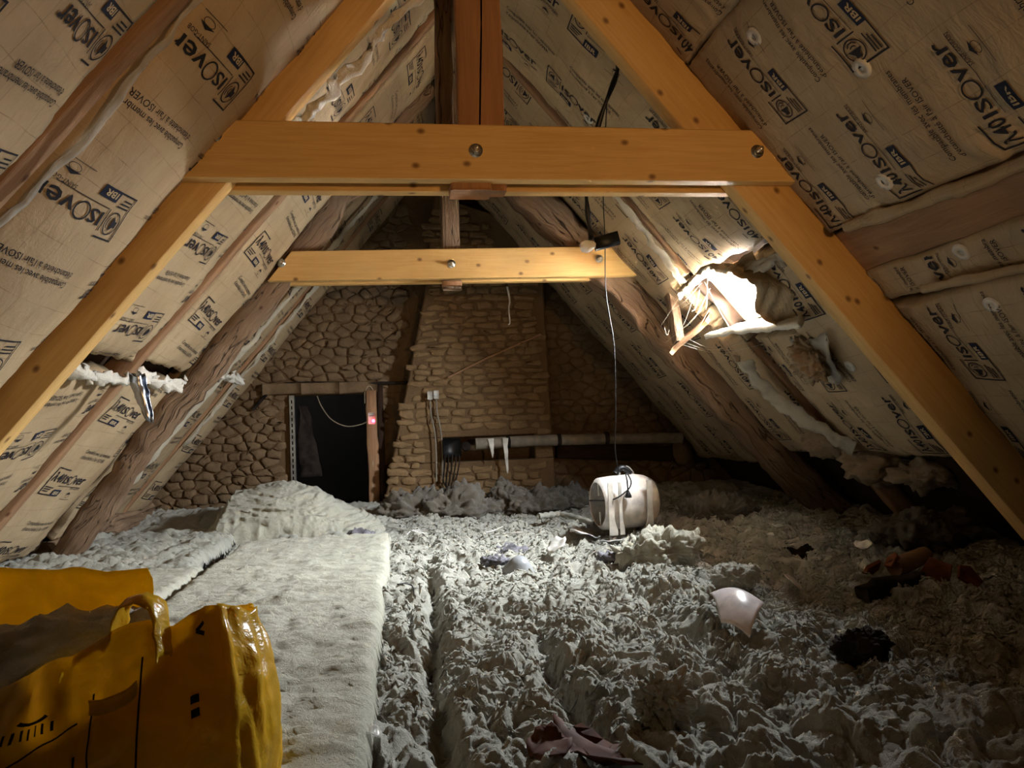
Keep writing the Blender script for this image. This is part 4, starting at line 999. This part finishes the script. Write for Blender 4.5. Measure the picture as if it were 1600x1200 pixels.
# ================================================================== fan
fc = np.array([1.345, 4.66, .255]); FR = .165; ax = np.array([.985, .13, .03]); ax /= np.linalg.norm(ax)
fan = empty('drum_fan', tuple(fc-[0, 0, FR])); tag(fan, 'cream enamel drum fan with white brackets standing in the loose wool', 'fan')
def fanp(l, a, r): d, p, q = frame(ax); return fc+d*l+r*(math.cos(a)*p+math.sin(a)*q)
Lh = .18
m = MB(); pr = [(FR-.030, -Lh), (FR-.006, -Lh+.02), (FR, -Lh*.4), (FR, Lh*.4), (FR-.012, Lh*.75), (FR-.035, Lh), (FR-.04, Lh), (FR-.018, Lh*.74), (FR-.006, 0), (FR-.012, -Lh+.02), (FR-.034, -Lh)]
lathe(m, pr+[pr[0]], fc, ax, 40); m.f = [q for q in m.f if len(q) == 4]; m.build('drum', M['fan'], fan)
m = MB(); lathe(m, [(.0, -.10), (.05, -.10), (.055, -.09), (.055, .06), (.0, .07)], fc, ax, 20); m.build('motor', M['pipe'], fan)
m = MB()
for k in range(6):
    a = k*math.pi/3; G_ = [[fanp(-.02+.05*(j/3-.5), a+.4*(j/3-.5), .05+(FR-.065)*i/4) for j in range(4)] for i in range(5)]
    m.add(np.array(G_).reshape(-1, 3), [tuple(q) for q in grid_np(5, 4)])
m.build('blades', M['white'], fan)
for s_ in (1, -1):
    m = MB(); beam(m, fanp(-Lh+.015, math.pi/2*s_+.0, .05), fanp(-Lh+.015, math.pi/2*s_, FR-.02), .02, .006, up=ax, ch=.001, nseg=1); m.build('motor_arm', M['white'], fan)
fy0 = fc[1]-FR
for l, w0, wb, sd in ((-.155, .032, .052, 1), (-.088, .020, .030, 1), (.095, .034, .052, -1)):
    x = fc[0]+l; y = fy0-.018+l*.13; z1 = fc[2]+FR*.84; z0 = fc[2]-FR*1.06; hh = z1-z0
    e = [(0, 0), (w0, 0), (w0, hh*.72), (wb, hh*.90), (wb, hh), (0, hh)]
    poly = [(x+sd*a_+(0 if sd > 0 else w0), z1-b_) for a_, b_ in e]
    m = MB(); extr(m, poly, y, y+.010, .0015); br = m.build('bracket', M['white'], fan, False)
    m = MB(); box(m, (x+.002, y+.004, z1-.006), (x+w0-.002, fc[1]-FR*.45, z1)); m.build('bracket_tab', M['white'], br, False)
m = MB(); lathe(m, [(.020, 0), (.020, .004), (0, .004)], (fc[0]+.105, fy0-.009, fc[2]-FR*.90), (0, -1, 0), 4); st = m.build('sticker', M['yellowtag'], fan, False)
m = MB(); lathe(m, [(.007, 0.004), (.007, .006), (0, .006)], (fc[0]+.105, fy0-.009, fc[2]-FR*.90), (0, -1, 0), 10); m.build('sticker_dot', M['black'], st)
hp = spline([fanp(.0, 2.0, FR), fanp(.0, 1.75, FR+.035), fanp(.03, 1.6, FR+.05), fanp(.10, 2.0, FR+.012), fanp(.12, 2.5, FR+.004)], 6)
G_ = np.array([[p+ax*q for q in (-.014, 0, .014)] for p in hp]); sheet('handle', G_, M['white'], fan, .004)
gp = [fanp(-.045+.02*i, 1.57, FR+.012+.03*math.sin(i*.7)) for i in range(6)]
m = MB(); tube(m, spline(gp, 4), .020, 10); m.build('rubber_grip', M['black'], fan)
pl = fc+np.array([-.030, -FR-.030, .055])
m = MB(); tube(m, spline([fanp(-.19, 3.0, .10), pl+[-.10, .0, -.02], pl+[-.01, -.01, .03], pl+[.022, 0, .075], pl+[.015, .03, .12], pl+[0, .03, .125], pl+[-.003, .0, .09], pl+[0, 0, .02]], 6), .0045, 7); m.build('power_cord', M['black'], fan)
m = MB(); lathe(m, [(.006, .03), (.010, .022), (.020, .0), (.021, -.012), (0, -.012)], pl, (0, 0, 1), 14); plg = m.build('plug', M['black'], fan)
m = MB()
for s_ in (-1, 1): lathe(m, [(.0028, -.012), (.0028, -.038), (0, -.040)], pl+[s_*.011, 0, 0], (0, 0, 1), 8)
m.build('plug_pins', M['steel'], plg)

# ================================================================== hanging lamp and wire
lp = empty('lamp_holder', (.93, 3.4, 1.59)); tag(lp, 'black lamp holder with white bulb hanging on a taped black cable', 'lamp')
m = MB(); beam(m, (.895, 3.40, 1.575), (1.005, 3.38, 1.60), .055, .058, ch=.008, nseg=2); m.build('holder_body', M['black'], lp)
m = MB(); tube(m, spline([atY(967, 92, 3.16), atY(962, 120, 3.2), atY(938, 185, 3.28), atY(917, 270, 3.36), atY(918, 330, 3.4), atY(924, 374, 3.4)], 6), [.011+.003*math.sin(i*1.1) for i in range(31)], 8); m.build('taped_cable', M['black'], lp)
m = MB(); prb = [(.0, 0), (.013, .0), (.014, .012), (.022, .03), (.029, .05), (.029, .062), (.022, .08), (.0, .088)]
lathe(m, prb, (.905, 3.39, 1.574), (-1, -.25, -.25), 18); m.build('bulb', M['bulb'], lp)
m = MB(); tube(m, spline([(.975, 3.36, 2.25), (.955, 3.42, 1.85), (.952, 3.42, 1.61), (.945, 3.42, 1.35), (.972, 3.42, 1.11), (.965, 3.42, .80), (.955, 3.42, .64), (.968, 3.42, .52)], 6), .0024, 6)
tag(m.build('hanging_wire', M['black']), 'thin black wire hanging down past the lamp holder', 'wire')
# frayed white string before the chimney
m = MB(); tube(m, spline([(.84, 5.9, 1.83), (.855, 5.9, 1.72), (.845, 5.9, 1.65), (.85, 5.9, 1.55), (.835, 5.9, 1.53)], 5), [.008-.0002*i for i in range(21)], 6)
tag(m.build('frayed_string', M['tape']), 'frayed white string hanging in front of the chimney', 'string')

# ================================================================== things on the gable
sb = empty('alarm_sensor', (-.265, GY-.07, .84)); tag(sb, 'small white sensor box with a glowing red light beside the doorway', 'sensor')
m = MB(); box(m, (-.295, GY-.10, .80), (-.235, GY-.07, .90), .006); m.build('housing', M['white'], sb)
m = MB(); lathe(m, [(.013, 0), (.011, .008), (0, .012)], (-.252, GY-.10, .828), (0, -1, 0), 14); m.build('led', M['led'], sb)
m = MB(); box(m, (-.285, GY-.103, .868), (-.245, GY-.099, .872), .0005); m.build('slot', M['black'], sb, False)
m = MB(); tube(m, spline([(-.29, GY-.08, .83), (-.36, GY-.09, .80), (-.48, GY-.09, .79), (-.60, GY-.09, .85), (-.68, GY-.08, .96), (-.72, GY-.07, 1.06)], 6), .004, 6)
tag(m.build('loose_cable', M['cord']), 'pale cable looping across the black doorway', 'cable')
m = MB(); tube(m, spline([(-.29, GY-.075, .86), (-.30, GY-.085, .98), (-.25, GY-.08, 1.08), (-.28, GY-.08, 1.13), (-.315, GY-.08, 1.08), (-.32, GY-.08, .98)], 6), .004, 6)
tag(m.build('loose_cable', M['cord']), 'pale cable loop above the white sensor box', 'cable')
m = MB(); tube(m, spline([(-.255, GY-.085, .81), (-.262, GY-.09, .55), (-.272, GY-.09, .30), (-.275, GY-.085, .12)], 6), .004, 6)
tag(m.build('loose_cable', M['cord']), 'pale cable hanging straight down from the white sensor box', 'cable')
for k in range(2):
    x = .232+k*.052; z = 1.02+k*.006; so = empty('switch_box', (x, CY-.07, z)); tag(so, ['left white switch box on the chimney breast', 'right white switch box on the chimney breast'][k], 'switch', 'switch boxes on the chimney')
    m = MB(); box(m, (x-.022, CY-.085, z-.035), (x+.022, CY-.045, z+.035), .004); m.build('housing', M['white'], so)
    m = MB(); box(m, (x-.010, CY-.089, z-.014), (x+.010, CY-.084, z+.014), .002); m.build('rocker', M['paper'], so)
    m = MB(); tube(m, spline([(x, CY-.055, z-.035), (x+.004, CY-.06, z-.16), (x+.03, CY-.06, z-.32), (x+.035, CY-.06, .52), (x+.03, CY-.06, .30)], 5), .007, 7)
    tag(m.build('conduit', M['pipe']), ['left conduit running down from the white switch boxes', 'right conduit running down from the white switch boxes'][k], 'conduit')
jb = empty('meter_box', (.40, CY-.03, .57)); tag(jb, 'black meter box tangled with cables in the chimney slot', 'electrical box')
m = MB(); beam(m, (.40, CY-.09, .575), (.40, CY+.06, .575), .15, .16, ch=.012, rough=.004, seed=3, nseg=4); m.build('housing', M['black'], jb)
m = MB()
for k in range(5): tube(m, spline([(.34+.03*k, CY-.09, .52), (.33+.03*k, CY-.11, .42), (.32+.02*k, CY-.08, .30-.02*k), (.36+.01*k, CY-.07, .22)], 5), .006, 6)
m.build('cable_bundle', M['felt'], jb)
m = MB(); lathe(m, [(.04, 0), (.042, .03), (.03, .04), (0, .04)], (.52, CY-.02, .58), (0, -1, 0), 16); tag(m.build('round_valve', M['felt']), 'dark round fitting in the slot beside the meter box', 'fitting')
pp = empty('grey_pipe', (1.6, GY-.13, .60)); tag(pp, 'dusty grey pipe running along the gable to the right of the chimney', 'pipe')
m = MB(); tube(m, spline([(.60, CY-.075, .60), (1.1, CY-.075, .605), (1.40, CY-.07, .60), (1.9, CY-.06, .59), (2.42, CY-.05, .575)], 6), .048, 14); m.build('tube', M['pipe'], pp)
for x in (.86, 1.30, 1.72): m = MB(); lathe(m, [(.050, 0), (.054, .004), (.054, .03), (.050, .034)], (x, CY-.074, .602), (1, 0, 0), 16); m.build('joint', M['felt'], pp)
for k, (x, dz, lab) in enumerate(((.70, .16, 'white torn tape draped over the left end of the grey pipe'), (.82, .30, 'long white tape end hanging from the grey pipe'))):
    P = np.array([[(x+.05*u*(1-.8*v)+.03*v, CY-.13-.01*math.sin(v*3), .64-dz*v) for u in np.linspace(0, 1, 6)] for v in np.linspace(0, 1, 14)])
    P += .006*np.stack([fbm(P[..., 0]*20, P[..., 2]*20, q*3.0, 2) for q in range(3)], -1)
    tag(sheet('tape_scrap', P, M['tape'], th=.002), lab, 'tape')
# right end stone of the timber
tag(blob('stone_block', (2.50, GY-.10, .44), (.10, .07, .12), 88, .2, 1.5, 3, M['stone']), 'pale stone block at the right end of the dark gable timber', 'stone')

# ================================================================== litter on the floor
q0, q1, q2, q3 = hit(1128, 990), hit(1172, 1014), hit(1190, 975), hit(1108, 958)
P = np.zeros((18, 14, 3))
for i, u in enumerate(np.linspace(0, 1, 18)):
    for j, v in enumerate(np.linspace(0, 1, 14)):
        lo_ = q0*(1-u)+q1*u+np.array([0, 0, .035]); hi_ = (q3+[0, -.02, 0])*(1-u)+(q2+[0, -.03, 0])*u+np.array([0, 0, .075])
        P[i, j] = lo_*(1-v)+hi_*v+np.array([0, 0, .035*math.sin(math.pi*u)*(.4+.6*v)+.02*math.sin(math.pi*v)])
tag(sheet('plastic_shard', P, M['shard'], th=.003), 'curved white plastic shard lying on the loose wool', 'plastic')
P0 = hit(810, 890)
m = MB(); lathe(m, [(.085, 0), (.078, .012), (.045, .06), (.030, .075), (.0, .078)], P0+[0, 0, -.01], (0.1, -.3, 1), 22); tag(m.build('grey_cap', M['cone']), 'smooth grey plastic cap half sunk in the bright wool', 'cap')
def scrap(px, py, size, mat, label, seed, tilt=.3, name='paper_scrap', cat='scrap', up=.03, asp=.7):
    P0 = hit(px, py)+np.array([0, 0, .025]); P = np.zeros((9, 7, 3)); a = seed*1.7; ca, sa = math.cos(a), math.sin(a)
    for i, u in enumerate(np.linspace(-1, 1, 9)):
        for j, v in enumerate(np.linspace(-1, 1, 7)):
            x, y = u*size*(1-.3*abs(v)), v*size*asp*(1-.35*u*u)
            P[i, j] = P0+np.array([x*ca-y*sa, x*sa+y*ca, up+tilt*y+.25*size*float(pn(u*1.2+seed, v*1.2, seed*.7))+.15*size*u*u])
    return tag(sheet(name, P, M[mat], th=.003), label, cat)
scrap(915, 850, .13, 'paper', 'torn white paper scrap left of the fan on the bright wool', 1.0)
scrap(955, 862, .08, 'paper', 'small white paper scrap just before the fan', 2.0)
scrap(870, 868, .07, 'tape', 'folded cream scrap beside the grey cap', 3.0, .8)
scrap(1205, 852, .025, 'paper', 'tiny white scrap on the dim floor right of the fan', 4.0)
scrap(1216, 838, .03, 'tape', 'small grey scrap behind the tiny white one', 5.0)
scrap(1295, 868, .05, 'clearfilm', 'shiny film scrap on the dim right floor', 6.0, .5, 'film_scrap')
scrap(1350, 870, .04, 'tape', 'pale scrap beside the terracotta shards', 7.0, .6)
scrap(1240, 930, .05, 'shard', 'bent shiny strip on the floor right of the plastic shard', 8.0, .8)
scrap(1172, 925, .07, 'rafter', 'thin brown bark strip standing behind the plastic shard', 2.6, .9, 'bark_strip', 'bark', .04, .22)
scrap(330, 880, .03, 'paper', 'tiny white scrap at the corner of the flat batts', 10.0, up=.06)
scrap(385, 826, .05, 'tape', 'white scrap at the foot of the humped batt', 11.0, up=.08)
scrap(580, 1195, .035, 'clearfilm', 'clear plastic scrap at the bottom edge by the flat batt', 12.0, .4, 'film_scrap', up=.05)
for k, (px, py, sz, lab) in enumerate([(1362, 905, .06, 'leftmost terracotta tile shard on the dark right floor'), (1395, 890, .05, 'terracotta tile shard leaning beside the leftmost one'), (1465, 915, .07, 'pointed terracotta tile shard standing upright on the right floor'), (1515, 915, .06, 'rightmost terracotta tile shard on the dark floor')]):
    P0 = hit(px, py); m = MB(); rk = random.Random(k+3)
    pts = [(sz*rk.uniform(.7, 1.1)*math.cos(a), sz*rk.uniform(.7, 1.1)*math.sin(a)) for a in np.linspace(0, 2*math.pi, 6)[:-1]]
    extr(m, pts, -.008, .008, .002); A = np.array(Matrix.Rotation(.4+k, 3, 'Z')@Matrix.Rotation(.7 if k != 2 else .2, 3, 'X'))
    m.v = [v@A.T+P0+[0, 0, .04] for v in m.v]; tag(m.build('tile_shard', M['terra'], None, False), lab, 'tile')
scrap(940, 1215, .17, 'redpaper', 'reddish brown paper sheet at the bottom edge of the floor', 1.2, .12, 'paper_sheet', 'paper', .03, .4)
scrap(860, 1205, .08, 'redpaper', 'crumpled reddish paper beside the larger reddish sheet', 2.9, .25, 'paper_sheet', 'paper', .03, .6)
P0 = hit(1420, 900); m = MB(); tube(m, [P0+[-.10, -.05, .05], P0+[0, 0, .06], P0+[.14, .08, .07]], [.035, .04, .035], 12); tag(m.build('bark_roll', M['rafter']), 'brown rolled bark piece on the dark right floor', 'bark')
P0 = hit(1400, 930); m = MB(); beam(m, P0+[-.16, -.05, .03], P0+[.16, .08, .04], .06, .05, rough=.02, seed=4, nseg=10); tag(m.build('charred_stick', M['felt']), 'blackened stick lying before the terracotta shards', 'stick')
for k, (pts, r, mat, lab) in enumerate([
    ([(602, 838), (625, 843), (650, 848), (668, 850)], .003, 'tape', 'white wire end beside the flat batt corner'),
    ([(636, 852), (645, 845), (660, 846), (690, 850)], .003, 'tape', 'second white wire crossing the first near the flat batt'),
    ([(760, 848), (772, 845), (786, 838)], .0035, 'tape', 'white wire end before the dust heaps'),
    ([(772, 853), (800, 850), (822, 848)], .003, 'tape', 'straight white wire left of the paper scraps'),
    ([(622, 938), (635, 936), (645, 940), (648, 955)], .003, 'black', 'small bent black wire on the loose wool')]):
    m = MB(); tube(m, spline([hit(*q, up=.0)+[0, 0, .065] for q in pts], 5), r, 6); tag(m.build('wire_end', M[mat]), lab, 'wire')
for k, (px, py, r) in enumerate([(775, 885, .05), (800, 870, .07), (960, 880, .05), (450, 828, .09), (560, 845, .06)]):
    P = hit(px, py); tag(blob('lint_tuft', P+[0, 0, .03], (r*1.6, r, r*.5), 60+k, .5, 2.5, 4, M['lilac']), ['lilac grey lint tuft left of the grey cap', 'lilac grey lint behind the grey cap', 'lilac grey lint beside the big cream tuft', 'lilac grey lint along the foot of the humped batt', 'lilac grey lint at the far corner of the long flat batt'][k], 'lint')
P0 = [hit(842, 818)+[0, 0, .05], hit(880, 816)+[0, 0, .055], hit(932, 830)+[0, 0, .045]]
C_ = spline(P0, 20); m = MB(); tube(m, C_, [.020+.004*math.sin(i*1.3) for i in range(len(C_))], 10)
tag(m.build('corrugated_hose', M['wool']), 'dusty grey corrugated hose lying left of the drum fan', 'hose')
